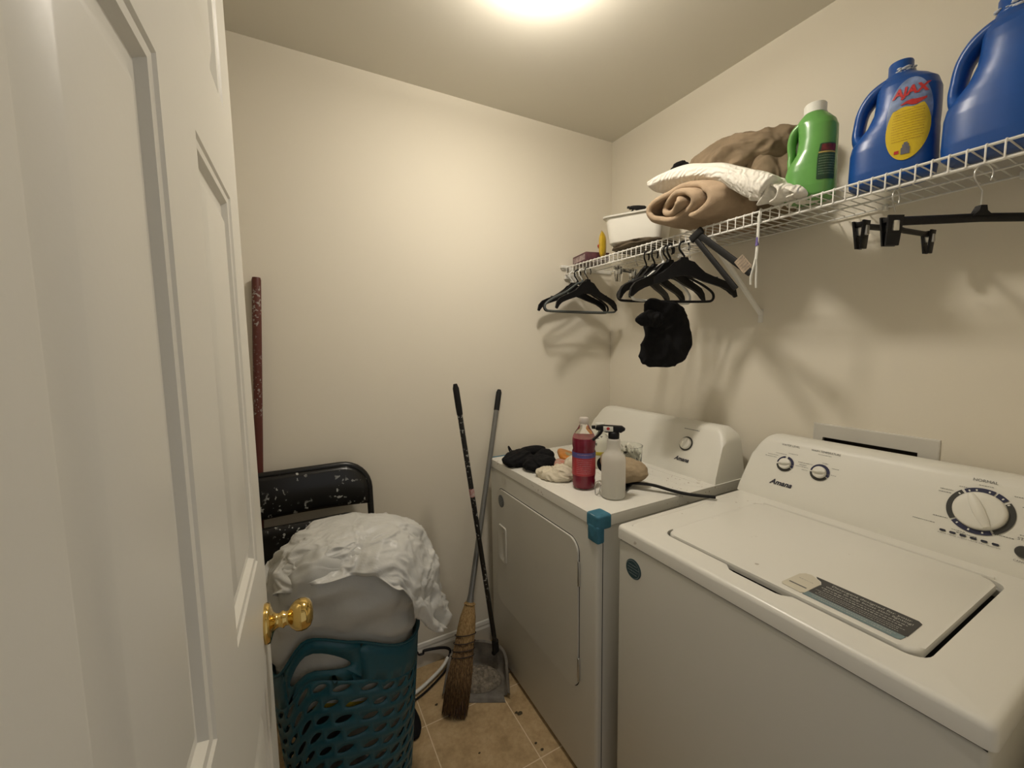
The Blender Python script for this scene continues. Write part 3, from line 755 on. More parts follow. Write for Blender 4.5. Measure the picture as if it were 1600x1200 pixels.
m_yel = mat('label_yellow', (.68, .50, .02), .4); m_lblue = mat('label_pale_blue', (.26, .36, .62), .4, vary=.5, vscale=40); m_lred = mat('label_red', (.50, .03, .03), .4)
LYC, LHW = -.0335, .0365
patch_f(jb, LYC, .136, LHW+.001, .080, .0010, disc, m_lblue, aj, 'back_label')
patch_f(jb, LYC, .102, LHW, .068, .0016, lambda u, v: (disc(u, v)[0], min(disc(u, v)[1], .72+.03*math.sin(u*5))), m_yel, aj, 'yellow_label')
fm_ = lambda yc, zc, off: (lambda x, y, z: face(jb, yc-x, zc+y, off))
build('red_lettering', text_bm('AJAX', .027, fm_(LYC, .1850, .0026), .12, .0011, sx=.92), m_lred, aj, 0, local=True, recalc=False)
bm = new()
for k in range(12):
    z = .144-.0060*k; w = .053*math.sqrt(max(.1, 1-((z-.108)/.087)**2)); dashes(bm, fm_(LYC, z, .0024), 0, 0, w, .0024, 200+k)
build('label_print', bm, mat('label_small_print', (.42, .22, .02), .5), aj, 0, local=True, recalc=False)
bm = new()
for (x, z, w, h) in ((.0, .054, .015, .015), (.0, .064, .011, .009), (.0, .070, .006, .005)):
    grid_mesh(bm, [[face(jb, LYC-x-s*w/2, z-h/2, .0026), face(jb, LYC-x-s*w/2, z+h/2, .0026)] for s in (-1, 0, 1)])
build('bottle_picture', bm, mat('label_grey', (.14, .14, .17), .5), aj, 0, local=True, recalc=False)
bm = new()
grid_mesh(bm, [[face(jb, LYC-x, .050, .0026), face(jb, LYC-x, .057, .0026)] for x in (-.019, -.015, -.011)])
build('tiny_flag', bm, m_lred, aj, 0, local=True, recalc=False)
bm = new()
P_ = [(-.014, .158, .001), (-.004, .161, .003), (.004, .159, .006), (.012, .157, .006), (.020, .159, .004), (.028, .162, .002)]
grid_mesh(bm, [[face(jb, LYC-x, z-h, .0027), face(jb, LYC-x, z+h, .0027)] for x, z, h in P_])
build('red_ribbon', bm, m_lred, aj, 0, local=True, recalc=False)
m_resid = mat('dried_detergent', (.62, .66, .72), .7, vary=.3, vscale=90)
def crust(root, W, c, z, R, seed, a0, a1):
    bm = new(); rs = random.Random(seed)
    for k in range(26):
        a = rs.uniform(a0, a1); b2 = bmesh.new(); bmesh.ops.create_icosphere(b2, subdivisions=1, radius=rs.uniform(.0022, .0055))
        merge(bm, b2, Matrix.Translation((R*math.cos(a), c+R*math.sin(a), z+rs.uniform(-.005, .006)*(1+abs(math.sin(a)))))@Matrix.Diagonal((1, 1.4, .7, 1)))
    return build('dried_residue', bm, m_resid, root, 180, local=True)
crust(aj, .160, -.03*.160, .249, .0235, 5, PI, 1.75*PI)
j2, jb2 = mk_jug('detergent_jug', 'large plain blue detergent jug, second from the right edge', 'detergent bottle', .170, .118, .298, blue_tab, m_blue, (1.300, .294, ZS+.004), math.radians(-6), (.0260, .034, .0), m_blue, bh, bhr, 'blue jugs on the wire shelf')
crust(j2, .170, -.03*.170, .266, .0275, 6, .6*PI, 1.9*PI)
j3, jb3 = mk_jug('detergent_jug', 'blue detergent jug cut off by the right picture edge', 'detergent bottle', .160, .112, .279, blue_tab, m_blue, (1.30, .124, ZS+.004), math.radians(6), (.0225, .036, .0), m_blue, bh, bhr, 'blue jugs on the wire shelf')
green_tab = [(0, 0, .42, .42, 2.8), (.02, 0, .48, .48, 2.8), (.12, 0, .5, .5, 2.8), (.30, -.005, .49, .49, 2.7), (.37, -.02, .475, .48, 2.6), (.42, -.05, .44, .47, 2.5), (.50, -.105, .385, .46, 2.4), (.62, -.12, .37, .45, 2.3), (.74, -.11, .375, .44, 2.3), (.80, -.06, .38, .42, 2.2), (.85, -.03, .32, .37, 2), (.885, -.03, .25, .33, 2), (.90, -.03, .22, .30, 2)]
gh = [(.02, .815), (.20, .805), (.34, .75), (.40, .65), (.385, .52), (.385, .44), (.33, .36)]
ghr = [(.08, .28), (.11, .30), (.11, .28), (.095, .26), (.085, .24), (.09, .26), (.12, .34)]
gj, jg = mk_jug('detergent_jug', 'green detergent jug with a ribbed white cap', 'detergent bottle', .114, .096, .246, green_tab, m_green, (1.268, .630, ZS+.004), math.radians(10), (.0245, .028, .0008), m_capw, gh, ghr)
patch(jg, -1.35, -.35, .038, .128, .0008, lambda u, v: (u, v*(1 if abs(u) < .9 else .97)), mat('label_dark_green', (.02, .075, .035), .4, vary=.4, vscale=60), gj, 'dark_label')
patch(jg, -1.32, -.45, .109, .125, .0014, lambda u, v: (u, v), mat('label_maroon', (.20, .02, .03), .4, vary=.5, vscale=120), gj, 'red_band', 12, 4)
patch(jg, -1.33, -.36, .104, .1075, .0014, lambda u, v: (u, v), mat('label_gold', (.55, .42, .12), .4), gj, 'gold_line', 12, 2)
bm = new()
ref = jg.at(-.85, .1); dg_ = (jg.at(-.83, .1)-ref).length/.02
for k in range(8): dashes(bm, lambda x, y, zz, z=.097-.0065*k: jg.at(-.85-x/dg_, z+y, .0016), 0, 0, .036, .0024, 300+k)
build('label_print', bm, mat('label_print_green', (.28, .38, .25), .5), gj, 0, local=True, recalc=False)

# ================================================================== FOLDED TEXTILES ON THE SHELF
def blob_roll(name, m, label, cat):
    """rolled tan blanket: spiral of thick cloth running from the shelf lip to the wall"""
    cx0, cx1, cy, cz, A, B = 1.145, 1.490, .985, ZS+.082, .158, .066
    bm = new(); rings = []
    NU, NX = 150, 26; turns = 2.3
    for i in range(NX):
        x = cx0+(cx1-cx0)*i/(NX-1); e = 1-.22*math.exp(-i*.9); row = []
        for k in range(NU):
            t = k/(NU-1); ang = 2*PI*turns*t+2.4; rad = (.20+.80*t)*e
            yy = A*rad*math.cos(ang); zz = B*rad*math.sin(ang)
            nn = .010*nz((x*9, math.cos(ang)*1.6, math.sin(ang)*1.6), 1.0, 3)+.004*nz((x*26, math.cos(ang)*4, math.sin(ang)*4), 1, 4)
            s = 1+nn/.08*(.4+.6*t)
            row.append(Vector((x+.016*math.sin(ang*1.3)*(1 if i < 3 else .3)+.02*nz((ang*.6, 0, 0), 1, 8)*(i < 4), cy+yy*s+.012*math.sin(x*14), max(ZS+.007, cz+zz*s+.006*nz((x*12, yy*20, 0), 1, 9)))))
        rings.append(row)
    grid_mesh(bm, rings); o = build(name, bm, m, None, 180); solidify(o, .020, 0); subsurf(o, 1); return tag(o, label, cat)
blob_roll('rolled_blanket', m_tan, 'tan fleece blanket rolled up on the wire shelf', 'blanket')
# quilted white towel folded and lying over the blanket
bm = new(); rings = []; NL, NC = 44, 46
pathz = smooth_path([(0, 1.120, ZS+.196), (0, 1.05, ZS+.200), (0, .94, ZS+.178), (0, .84, ZS+.135), (0, .755, ZS+.085), (0, .690, ZS+.042)], 10)
tw = new(); PL = len(pathz)
for i, p in enumerate(pathz):
    t = i/(PL-1); hh = .034*(1-.45*(1-min(1, t*6))**2); row = []
    x0, x1 = 1.165+.012*math.sin(t*5), 1.44-.15*max(0, min(1, (t-.6)/.3))
    tan = (pathz[min(i+1, PL-1)]-pathz[max(0, i-1)]).normalized(); nr = Vector((0, -tan.z, tan.y)) if tan.y < 0 else Vector((0, tan.z, -tan.y)); 
    if nr.z < 0: nr = -nr
    for k in range(NC):
        a = 2*PI*k/NC; ca, sa = math.cos(a), math.sin(a)
        xx = (x0+x1)/2+(x1-x0)/2*math.copysign(abs(ca)**(.45), ca); zz = hh*math.copysign(abs(sa)**.7, sa)
        if ca < -.6 : zz *= 1-.25*abs(math.sin(3*a))  # soft pinch between the folded layers
        nn = .006*nz((xx*16, t*7, sa), 1, 12)
        row.append(p+Vector((xx, 0, 0))+nr*(zz+nn))
    rings.append(row)
loft(tw, rings); ot = build('folded_towel', tw, m_quilt, None, 180); subsurf(ot, 1)
tag(ot, 'quilted white bedding folded on top of the tan blanket', 'towel')
# layered fold edges seen at the right end of the quilt
bm = new()
for k in range(4):
    P = [];
    for i in range(18):
        t = i/17; x = 1.172+.115*t; row = []
        for q in range(7):
            s = q/6; y = .735-.030*k+.014*math.sin(t*7+k)-.030*math.sin(s*PI); z = ZS+.100-.022*k-.070*s+.008*nz((x*20, k, s*2), 1, 5)
            row.append(Vector((x+.006*math.sin(s*5+k), y, max(ZS+.006, z))))
        P.append(row)
    grid_mesh(bm, P)
oq = build('folded_edge', bm, m_quilt, ot, 180); solidify(oq, .007); subsurf(oq, 1)
# brown jacket heaped behind
bm = fold_bm((1.385, .905, ZS+.235), (.105, .185, .060), 3, .016, 11, (1, .7, 1), 6, .15)
fold_bm((1.405, .800, ZS+.160), (.085, .070, .085), 6, .014, 12, (1, 1, .8), 6, 0, bm=bm)
fold_bm((1.43, .815, ZS+.075), (.060, .050, .070), 8, .012, 13, (1, 1, .7), 5, 0, ZS+.006, bm=bm)
jk = build('brown_jacket', bm, m_brown, None, 180); tag(jk, 'brown cotton jacket heaped behind the white quilted bedding', 'jacket')
bm = fold_bm((1.30, 1.085, ZS+.262), (.030, .030, .016), 4, .008, 30, (1, 1, 1), 4); build('dark_cuff', bm, m_blackcloth, jk, 180)

# white bin and small packages at the far end of the shelf
bn = thing('storage_bin', 'white plastic storage bin at the far end of the wire shelf', 'bin', (1.33, 1.28, ZS+.035))
bm = new(); rings = []
BX0, BX1, BY0, BY1, BZ0, BZ1 = -.105, .105, -.125, .125, ZS+.047, ZS+.158
def brr(d, z, r=.03): return [Vector((x, y, z)) for x, y in rrect(BX0+d, BX1-d, BY0+d, BY1-d, r, 6)]
loft(bm, [brr(.022, BZ0), brr(.018, BZ0+.004), brr(.006, BZ1-.012), brr(.006, BZ1-.006), brr(-.004, BZ1-.006), brr(-.005, BZ1), brr(.004, BZ1+.001), brr(.008, BZ1-.004), brr(.022, BZ0+.006)], True, True)
bm.transform(Matrix.Translation((1.346, 1.330, 0))@Matrix.Rotation(math.radians(30), 4, 'Z'))
build('bin_shell', bm, mat('bin_plastic', (.80, .78, .70), .4), bn, 35)
def trigger(root, c, yaw, m, sc=1.0, sticker=None, trig_m=None):
    """spray head: nozzle, body, rear hump, trigger lever and collar. c = top of bottle neck"""
    R = Matrix.Translation(c)@Matrix.Rotation(yaw, 4, 'Z')@Matrix.Scale(sc, 4)
    bm = new(); lathe(bm, [(0, 0), (.0135, 0), (.0140, .002), (.0140, .014), (.012, .017), (.0085, .019), (0, .019)], seg=20); bm.transform(R); build('collar', bm, m, root, 50)
    bm = new()
    def hp(x, z, t): return R@Vector((x, t, z))
    prof = [(-.028, .027), (-.020, .033), (.010, .034), (.030, .0345), (.044, .032), (.046, .024), (.042, .021), (.030, .0215), (.018, .020), (.012, .016), (-.010, .016), (-.016, .020), (-.026, .022)]
    prism(bm, prof, -.010, .020, .003, hp); build('spray_head', bm, m, root, 40)
    bm = new(); prism(bm, [(.046, .0245), (.055, .0250), (.056, .0320), (.046, .0325)], -.006, .012, 0, hp); build('nozzle', bm, m, root, 30)
    bm = new(); P = smooth_path([(.028, 0, .024), (.034, 0, .012), (.043, 0, .002), (.052, 0, -.007)], 5); tube(bm, P, [(.004, .007)]*len(P), 10, up=(1, 0, 0)); bm.transform(R); build('trigger_lever', bm, trig_m or m, root, 50)
    if sticker:
        bm = new(); box(bm, .002, .026, -.0106, .0106, .020, .0335, .0005); bm.transform(R); s = build('head_sticker', bm, m_capw, root)
        for sd in (1, -1):
            bm = new(); lathe(bm, [(0, 0), (.0042, 0), (0, .0004)], (.014, .0106*sd, .0275), (0, sd, 0), 16); bm.transform(R); build('red_dot', bm, m_lred, s)
# black spray bottle standing in the bin
sb = thing('spray_bottle', 'small spray bottle with a black trigger standing in the white bin', 'spray bottle', (1.345, 1.325, BZ0+.008))
bm = new(); lathe(bm, [(0, 0), (.032, 0), (.034, .004), (.034, .07), (.028, .082), (.014, .094), (.013, .124), (0, .124)], (1.345, 1.325, BZ0+.008)); build('bottle_body', bm, film('pale_bottle', (.6, .6, .55), .3, .3), sb, 50)
trigger(sb, Vector((1.345, 1.325, BZ0+.128)), math.radians(150), m_blackmat, .95)
# dark folded bag under the bin, box, yellow packet
bm = new(); g = bmesh.new(); bmesh.ops.create_icosphere(g, subdivisions=4, radius=1)
for v in g.verts:
    p = v.co.copy(); s = 1+.14*nz(p, 2.2, 6)+.05*nz(p, 7, 2)
    v.co = Vector((1.325+.12*math.copysign(abs(p.x)**.7, p.x)*s, 1.275+.115*math.copysign(abs(p.y)**.7, p.y)*s, ZS+.026+.019*math.copysign(abs(p.z)**.8, p.z)))
merge(bm, g); tag(build('cloth_bag', bm, mat('olive_brown_cloth', (.12, .09, .055), .9, vary=.4, vscale=20), None, 180), 'flattened dark brown cloth bag squashed under the white bin', 'bag')
bx = thing('snack_box', 'small pink and maroon carton beside the end of the shelf', 'box', (1.29, 1.55, ZS))
bm = new(); Rb = Matrix.Translation((1.290, 1.585, ZS+.006))@Matrix.Rotation(math.radians(-12), 4, 'Z'); box(bm, -.06, .06, -.075, .065, 0, .040, .001, mtx=Rb); build('carton', bm, mat('carton_maroon', (.13, .045, .06), .5, vary=.4, vscale=25), bx)
bm = new(); box(bm, -.0608, -.058, -.065, .055, .008, .032, mtx=Rb); build('carton_panel', bm, mat('carton_pale', (.50, .38, .38), .5, vary=.5, vscale=45), bx)
bm = new(); g = bmesh.new(); bmesh.ops.create_grid(g, x_segments=14, y_segments=22, size=1)
for v in g.verts:
    u, w = v.co.x, v.co.y; b_ = .016*(1-abs(u)**3)*(1-abs(w)**4)
    v.co = Vector((b_, .038*u, .075+.070*w))
g2 = g.copy()
for v in g2.verts: v.co.x *= -1
Rk = Matrix.Translation((1.276, 1.480, ZS+.006))@Matrix.Rotation(math.radians(-48), 4, 'Z')@Matrix.Diagonal((1, 1, .85, 1)); merge(bm, g, Rk); merge(bm, g2, Rk)
pk = build('snack_packet', bm, mat('packet_yellow', (.72, .48, .03), .35, vary=.2, vscale=20, bumps=.3, bscale=40), None, 180); tag(pk, 'yellow foil packet with red script behind the white bin', 'packet')
bm = new(); P = smooth_path([(-.0165, -.030, .065), (-.0175, -.012, .076), (-.0178, .0, .064), (-.0178, .012, .080), (-.0168, .030, .074)]); tube(bm, P, .003, 6); bm.transform(Rk); build('red_script', bm, m_lred, pk)
# black shoe lying flat on the deck at the far end
bm = new(); P = smooth_path([(1.40, 1.36, ZS+.022), (1.36, 1.30, ZS+.024), (1.33, 1.22, ZS+.020), (1.31, 1.16, ZS+.018)], 5)
del P

# ================================================================== HANGERS
m_hgrey = mat('slate_hanger_plastic', (.085, .10, .10), .38); m_hwhite = mat('white_hanger_plastic', (.72, .72, .68), .4); m_clear = glass('clear_hanger_plastic', (.95, .95, .93), .12, 1.45)
def hook_pts(r=.019, drop=.048, n=14):
    # opening hook whose inner top rests on the rail; apex at z=0
    P = [(-r*math.cos(a)*1.0, 0, -r+r*math.sin(a)) for a in [math.radians(-40+220*k/n) for k in range(n+1)]]
    P = [Vector((r*math.cos(math.radians(-35+ (215)*k/n)), 0, -r+r*math.sin(math.radians(-35+215*k/n)))) for k in range(n+1)]
    P = P+[Vector((-r*.9, 0, -r-.010)), Vector((-r*.35, 0, -r-.022)), Vector((0, 0, -r-.030)), Vector((0, 0, -r-drop))]
    return [Vector((p.x, p.y, p.z)) for p in P]
def hanger(label, loc, rz, mbody, mhook, kind, sc=1.0, tilt=0, group='clothes hangers hung on the wire shelf', hr=.0022):
    h = thing('clothes_hanger', label, 'hanger', loc, rz, group); h.rotation_euler = (tilt, 0, rz)
    bm = new(); tube(bm, hook_pts(), hr, 8); build('hook', bm, mhook, h, 60, local=True)
    W = .205*sc; bm = new(); z0 = -.066
    if kind == 'plate':        # flat moulded shoulders with drooping tips
        top = [(0, .012), (.012, .012), (.016, .002), (.038, -.004), (.055, -.020), (.080, -.040), (.110, -.052), (.150, -.066), (.180, -.078), (.198, -.096), (.205, -.122)]
        bot = [(.195, -.126), (.182, -.110), (.168, -.099), (.142, -.089), (.105, -.078), (.075, -.070), (.050, -.061), (.028, -.052), (0, -.049)]
        poly = [(x*sc, z) for x, z in top]+[(x*sc, z) for x, z in bot]+[(-x*sc, z) for x, z in bot[::-1][1:]]+[(-x*sc, z) for x, z in top[::-1][:-1]]
        prism(bm, poly, -.005, .010, .0032, lambda x, z, t: Vector((x, t, z+z0)))
        build('shoulders', bm, mbody, h, 40, local=True)
        for s in (1, -1):
            bm = new(); box(bm, s*.118*sc-.010, s*.118*sc+.010, -.0042, .0042, z0-.060, z0-.054, .001)
            build('strap_notch', bm, m_hgrey, h, 40, local=True)
    else:                      # closed loop with lower bar
        P = smooth_path([(0, 0, .004), (.03, 0, -.004), (.09, 0, -.042), (.15, 0, -.068), (.192, 0, -.092), (.204, 0, -.110), (.196, 0, -.126), (.17, 0, -.130), (.10, 0, -.131), (0, 0, -.131)], 5)
        L = P+[Vector((-p.x, p.y, p.z)) for p in P[::-1][1:-1]]; L = [Vector((p.x*sc, p.y, p.z+z0)) for p in L]
        tube(bm, L, (.0062, .0038), 10, closed=True, up=None) if False else tube(bm, L, .0046, 10, closed=True)
        build('loop', bm, mbody, h, 60, local=True)
        bm = new(); lathe(bm, [(0, 0), (.006, 0), (.0065, .006), (.005, .018), (0, .018)], (0, 0, z0-.002)); build('hook_socket', bm, mbody, h, 50, local=True)
    return h
HZ = ZS-.034+.006
# far group, four hangers
g1 = 'hangers bunched at the far end of the shelf rail'
hanger('black moulded hanger, nearest of the four at the far end', (XS, 1.505, HZ), math.radians(4), m_black, m_black, 'plate', .92, 0, g1)
hanger('slate grey loop hanger behind the nearest black one at far end', (XS-.02+.02, 1.545, HZ), math.radians(-3), m_hgrey, m_hwhite, 'loop', .98, 0, g1, .003)
hanger('black loop hanger squeezed behind the slate grey one', (XS, 1.580, HZ), math.radians(2), m_black, m_black, 'loop', .95, 0, g1, .003)
hanger('black moulded hanger with pale hook closest to the back wall', (XS, 1.615, HZ), math.radians(-4), m_black, m_hwhite, 'plate', .95, 0, g1, .003)
# middle group
g2 = 'hangers bunched around the middle of the shelf rail'
hanger('black moulded hanger in front of the middle bunch, above the cloth', (XS-.01, 1.035, HZ), math.radians(3), m_black, m_black, 'plate', 1.0, 0, g2, .0035)
hanger('black moulded hanger turned towards the wall, right side of middle bunch', (XS, .985, HZ), math.radians(-24), m_black, m_black, 'plate', .95, 0, g2, .0035)
hanger('white loop hanger inside the middle bunch', (XS, 1.075, HZ), math.radians(6), m_hwhite, m_hwhite, 'loop', .85, 0, g2, .0035)
hanger('black loop hanger carrying the black cloth', (XS, 1.055, HZ), math.radians(-16), m_black, m_black, 'loop', .95, 0, g2, .003)
hanger('black moulded hanger at the back of the middle bunch', (XS, 1.115, HZ), math.radians(8), m_black, m_black, 'plate', 1.0, 0, g2, .003)
hanger('black moulded hanger turned to the left in middle bunch', (XS, 1.155, HZ), math.radians(16), m_black, m_black, 'plate', .98, 0, g2, .003)
# clear clip hanger
ch = thing('clip_hanger', 'clear plastic clip hanger left of the middle bunch', 'hanger', (XS, 1.20, HZ), math.radians(10), 'clip hangers on the shelf rail')
bm = new(); tube(bm, hook_pts(.016, .03), .0016, 8); build('hook', bm, m_metal, ch, 60, local=True)
bm = new(); box(bm, -.13, .13, -.003, .003, -.078, -.066, .002); build('bar', bm, m_clear, ch, 40, local=True)
def clip(parent, x, z, m, w=.030, h=.056, t=.014):
    bm = new()
    for s in (1, -1):
        prism(bm, [(-w*.5, 0), (w*.5, 0), (w*.42, -h), (-w*.42, -h)], 0, .004, .001, lambda a, b, c, s=s: Vector((x+a, s*(.002+c+.005*(1+b/h)), z+b)))
    box(bm, x-w*.4, x+w*.4, -.009, .009, z-.012, z-.002, .002)
    c = build('clip', bm, m, parent, 40, local=True)
    bm = new(); box(bm, x-.006, x+.006, -.0125, .0125, z-.030, z-.010, .002); build('clip_spring', bm, m_metal, c, 40, local=True)
for x in (-.12, .12): clip(ch, x, -.060, m_clear)
for x in (-.03,): clip(ch, x, -.060, m_clear)
# black clip hanger parallel with the others, right part of the shelf
cb = thing('clip_hanger', 'black clip hanger with two clips hanging square to the wall', 'hanger', (XS, .425, HZ-.012), math.radians(1), 'clip hangers on the shelf rail'); cb.rotation_euler = (0, math.radians(-4), math.radians(1))
bm = new(); tube(bm, hook_pts(.018, .030), .0015, 8); build('hook', bm, m_metal, cb, 60, local=True)
bm = new(); tube(bm, [(-.165, 0, -.088), (-.05, 0, -.086), (0, 0, -.082), (.05, 0, -.086), (.20, 0, -.088)], (.0065, .0045), 12, up=(0, 0, 1)); box(bm, -.012, .012, -.006, .006, -.090, -.070, .003); build('bar', bm, m_black, cb, 60, local=True)
for x in (-.165, .200): clip(cb, x, -.078, m_black)
# black clip hanger turned, nearest to the camera
ca = thing('clip_hanger', 'black clip hanger turned outwards under the large blue jug', 'hanger', (1.192, .288, HZ-.014), math.radians(-28), 'clip hangers on the shelf rail')
bm = new(); P = hook_pts(.018, .058); tube(bm, P, .0015, 8); build('hook', bm, m_metal, ca, 60, local=True)
bm = new(); tube(bm, [(-.180, 0, -.104), (-.05, 0, -.100), (0, 0, -.098), (.05, 0, -.098), (.190, 0, -.098)], (.0085, .0045), 12, up=(0, 0, 1)); prism(bm, [(-.020, -.096), (-.008, -.086), (-.006, -.076), (.006, -.076), (.008, -.086), (.020, -.096)], -.006, .012, .002, lambda x, z, t: Vector((x, t, z))); build('bar', bm, m_black, ca, 60, local=True)
for x in (-.172, .185): clip(ca, x, -.094, m_black)
# black folding trouser clamp with paper tag, slanting from the rail
tc = thing('trouser_clamp', 'two long black clamp bars with a paper tag, slanting down from the rail', 'hanger', (XS-.01, .925, ZS-.03))
a, b = Vector((1.195, .935, 1.760)), Vector((1.215, .795, 1.575)); d = (b-a).normalized()
def bar(bm, a, b, w, t, n):
    d = (b-a).normalized(); n = Vector(n); n = (n-d*n.dot(d)).normalized(); s = d.cross(n)
    rg = [[p+n*(w*i)+s*(t*j) for i, j in ((-1, -.6), (-.7, -1), (.7, -1), (1, -.6), (1, .6), (.7, 1), (-.7, 1), (-1, .6))] for p in (a, b)]; loft(bm, rg)
bm = new(); bar(bm, a, b, .008, .004, (0, -1, .4)); build('clamp_bar', bm, m_blackmat, tc, 40)
bm = new(); bar(bm, a+Vector((.0, -.012, .008)), b+Vector((.0, -.044, .040)), .010, .004, (0, -1, .4)); build('clamp_bar', bm, m_blackmat, tc, 40)
bm = new(); bar(bm, a+Vector((0, .01, -.008)), a+Vector((0, -.030, .016)), .012, .007, (0, 0, 1)); build('clamp_pivot', bm, m_blackmat, tc, 40)
bm = new(); c0 = b+Vector((-.006, -.030, .062)); prism(bm, rrect(-.016, .016, -.024, .024, .002), 0, .0008, 0, frame_map(c0-d*.01, Vector((0, -.75, .6)), d*-1, (-1, 0, 0)))
tg = build('paper_tag', bm, mat('kraft_tag', (.46, .36, .26), .8, vary=.3, vscale=70), tc)
bm = new(); fm = frame_map(c0-d*.01+Vector((-.0011, 0, 0)), Vector((0, -.75, .6)), d*-1, (-1, 0, 0))
for k in range(5): dashes(bm, fm, 0, .018-.009*k, .024, .004, 400+k)
build('tag_print', bm, m_inkgrey, tg, 0, recalc=False)
# white plastic cord strap hooked on the rail
st = thing('plastic_strap', 'forked white plastic strap with a purple band on the rail', 'strap', (XS-.006, .727, 1.58))
bm = new(); tube(bm, smooth_path([(XS-.008, .727, 1.772), (XS-.0085, .727, 1.74), (XS-.009, .728, 1.690), (XS-.009, .730, 1.650)], 5), (.0026, .0042), 8, up=(1, 0, 0)); tube(bm, smooth_path([(XS-.009, .7305, 1.655), (XS-.012, .735, 1.625), (XS-.010, .742, 1.602), (XS-.006, .744, 1.580)], 5), .0032, 8)
tube(bm, smooth_path([(XS-.009, .7295, 1.655), (XS-.006, .729, 1.625), (XS-.004, .730, 1.602), (XS, .731, 1.570)], 5), .0032, 8); tube(bm, smooth_path([(XS-.008, .727, 1.770), (XS-.002, .727, 1.792), (XS+.006, .727, 1.786)], 4), .002, 6); build('strap', bm, m_capw, st, 60)
bm = new(); tube(bm, [(XS-.009, .728, 1.712), (XS-.009, .7285, 1.688)], (.0034, .0050), 8, up=(1, 0, 0)); build('purple_band', bm, mat('purple_plastic', (.16, .12, .36), .4), st, 60)
# thin wire hooks left on the rail
for k, (yy, l) in enumerate(((.905, .055), (.958, .05))):
    bm = new(); tube(bm, smooth_path([(XS+.006, yy, ZS-.034), (XS, yy, ZS-.028), (XS-.006, yy, ZS-.036), (XS-.006, yy, ZS-.034-l), (XS-.003, yy, ZS-.038-l), (XS, yy, ZS-.034-l)], 5), .0012, 6)
    tag(build('wire_hook', bm, m_metal, None, 60), ('thin bent wire hook on the rail beside the diagonal bracket', 'thin bent wire hook on the rail beside the black clamp bars')[k], 'hook')

# black cloth knotted over the loop hanger
bm = new(); rg = []
for (x, z, w, t, tw) in ((1.150, 1.562, .030, .020, .1), (1.170, 1.556, .056, .030, .1), (1.195, 1.536, .072, .036, .0), (1.215, 1.505, .080, .040, -.1), (1.222, 1.470, .076, .040, -.2), (1.222, 1.440, .078, .036, -.25), (1.214, 1.405, .080, .032, -.3), (1.200, 1.370, .074, .028, -.35), (1.190, 1.342, .056, .020, -.4), (1.186, 1.328, .030, .010, -.4)):
    rg.append([Vector((x+w*math.cos(a)*math.cos(tw), 1.050+t*math.sin(a)+w*math.cos(a)*math.sin(tw), z)) for a in [2*PI*k/48 for k in range(48)]])
rg2 = []
for i in range(len(rg)-1):
    for k in range(5): rg2.append([p.lerp(q, k/5) for p, q in zip(rg[i], rg[i+1])])
rg2.append(rg[-1]); loft(bm, rg2)
for v in bm.verts:
    p = v.co; a = 1-2.2*abs(noise.noise(Vector((p.x*15+p.z*7, p.y*14, p.z*5+2)))); b = 1-2.2*abs(noise.noise(Vector((p.x*34-p.z*16, p.y*30, p.z*12)))); d = (p-Vector((1.2, 1.05, p.z))); d.normalize(); v.co = p+d*(.015*a+.009*b); v.co.z += .010*noise.noise(Vector((p.x*22, p.y*22, 3)))
fold_bm((1.125, 1.045, 1.497), (.055, .018, .022), 12, .008, 22, (1, 1, 1), 5, -.1, bm=bm)
tag(build('black_cloth', bm, m_blackcloth, None, 180), 'black cloth knotted over a hanger in the middle bunch', 'cloth')

# ================================================================== THINGS ON THE DRYER
# red cleaner bottle
rb = thing('cleaner_bottle', 'clear bottle of red liquid with purple-topped label on the dryer', 'bottle', (.876, 1.105, ZT))
c = (.876, 1.105, ZT+.001)
bm = new(); lathe(bm, [(0, .002), (.022, 0), (.031, .003), (.035, .010), (.0345, .020), (.036, .028), (.0345, .036), (.036, .045), (.036, .128), (.034, .140), (.036, .150), (.0365, .168), (.034, .184), (.0265, .198), (.018, .212), (.0125, .224), (.0125, .240), (0, .240)], c, seg=40)
build('bottle_body', bm, glass('clear_pet', (.97, .95, .93), .04, 1.2), rb, 60)
bm = new(); lathe(bm, [(0, .004), (.030, .005), (.0335, .011), (.033, .020), (.0345, .028), (.033, .036), (.0345, .045), (.0345, .128), (.0325, .140), (.0345, .150), (.035, .168), (.0343, .177), (0, .177)], c, seg=40)
m_redl, nt, b = nodes('red_liquid'); setc(b, (.34, .012, .05), .12); b.inputs['Transmission Weight'].default_value = .25; build('red_liquid', bm, m_redl, rb, 60)
bm = new(); R_ = .0366
lathe(bm, [(R_, .050), (R_, .128), (R_-.0003, .128), (R_-.0003, .050)], c, seg=40); build('bottle_label', bm, mat('label_rose', (.50, .045, .06), .4, vary=.25, vscale=50), rb, 60)
bm = new(); lathe(bm, [(R_+.0003, .112), (R_+.0003, .130), (R_, .130), (R_, .112)], c, seg=40); build('label_band', bm, mat('label_violet', (.10, .09, .30), .4), rb, 60)
bm = new()
def cylm(c, R, a0): return lambda x, y, z: Vector((c[0]+(R+.0006)*math.cos(a0+x/R), c[1]+(R+.0006)*math.sin(a0+x/R), c[2]+y))
va = math.atan2(0-c[1], 0-c[0])
for k in range(8): dashes(bm, lambda x, y, z, k=k: cylm(c, R_, va)(x, y+.105-.0065*k, z), 0, 0, .046, .0032, 500+k)
dashes(bm, lambda x, y, z: cylm(c, R_, va)(x, y+.124, z), .004, 0, .05, .0036, 520)
build('label_print', bm, mat('label_print_pale', (.62, .35, .38), .5), rb, 0, recalc=False)
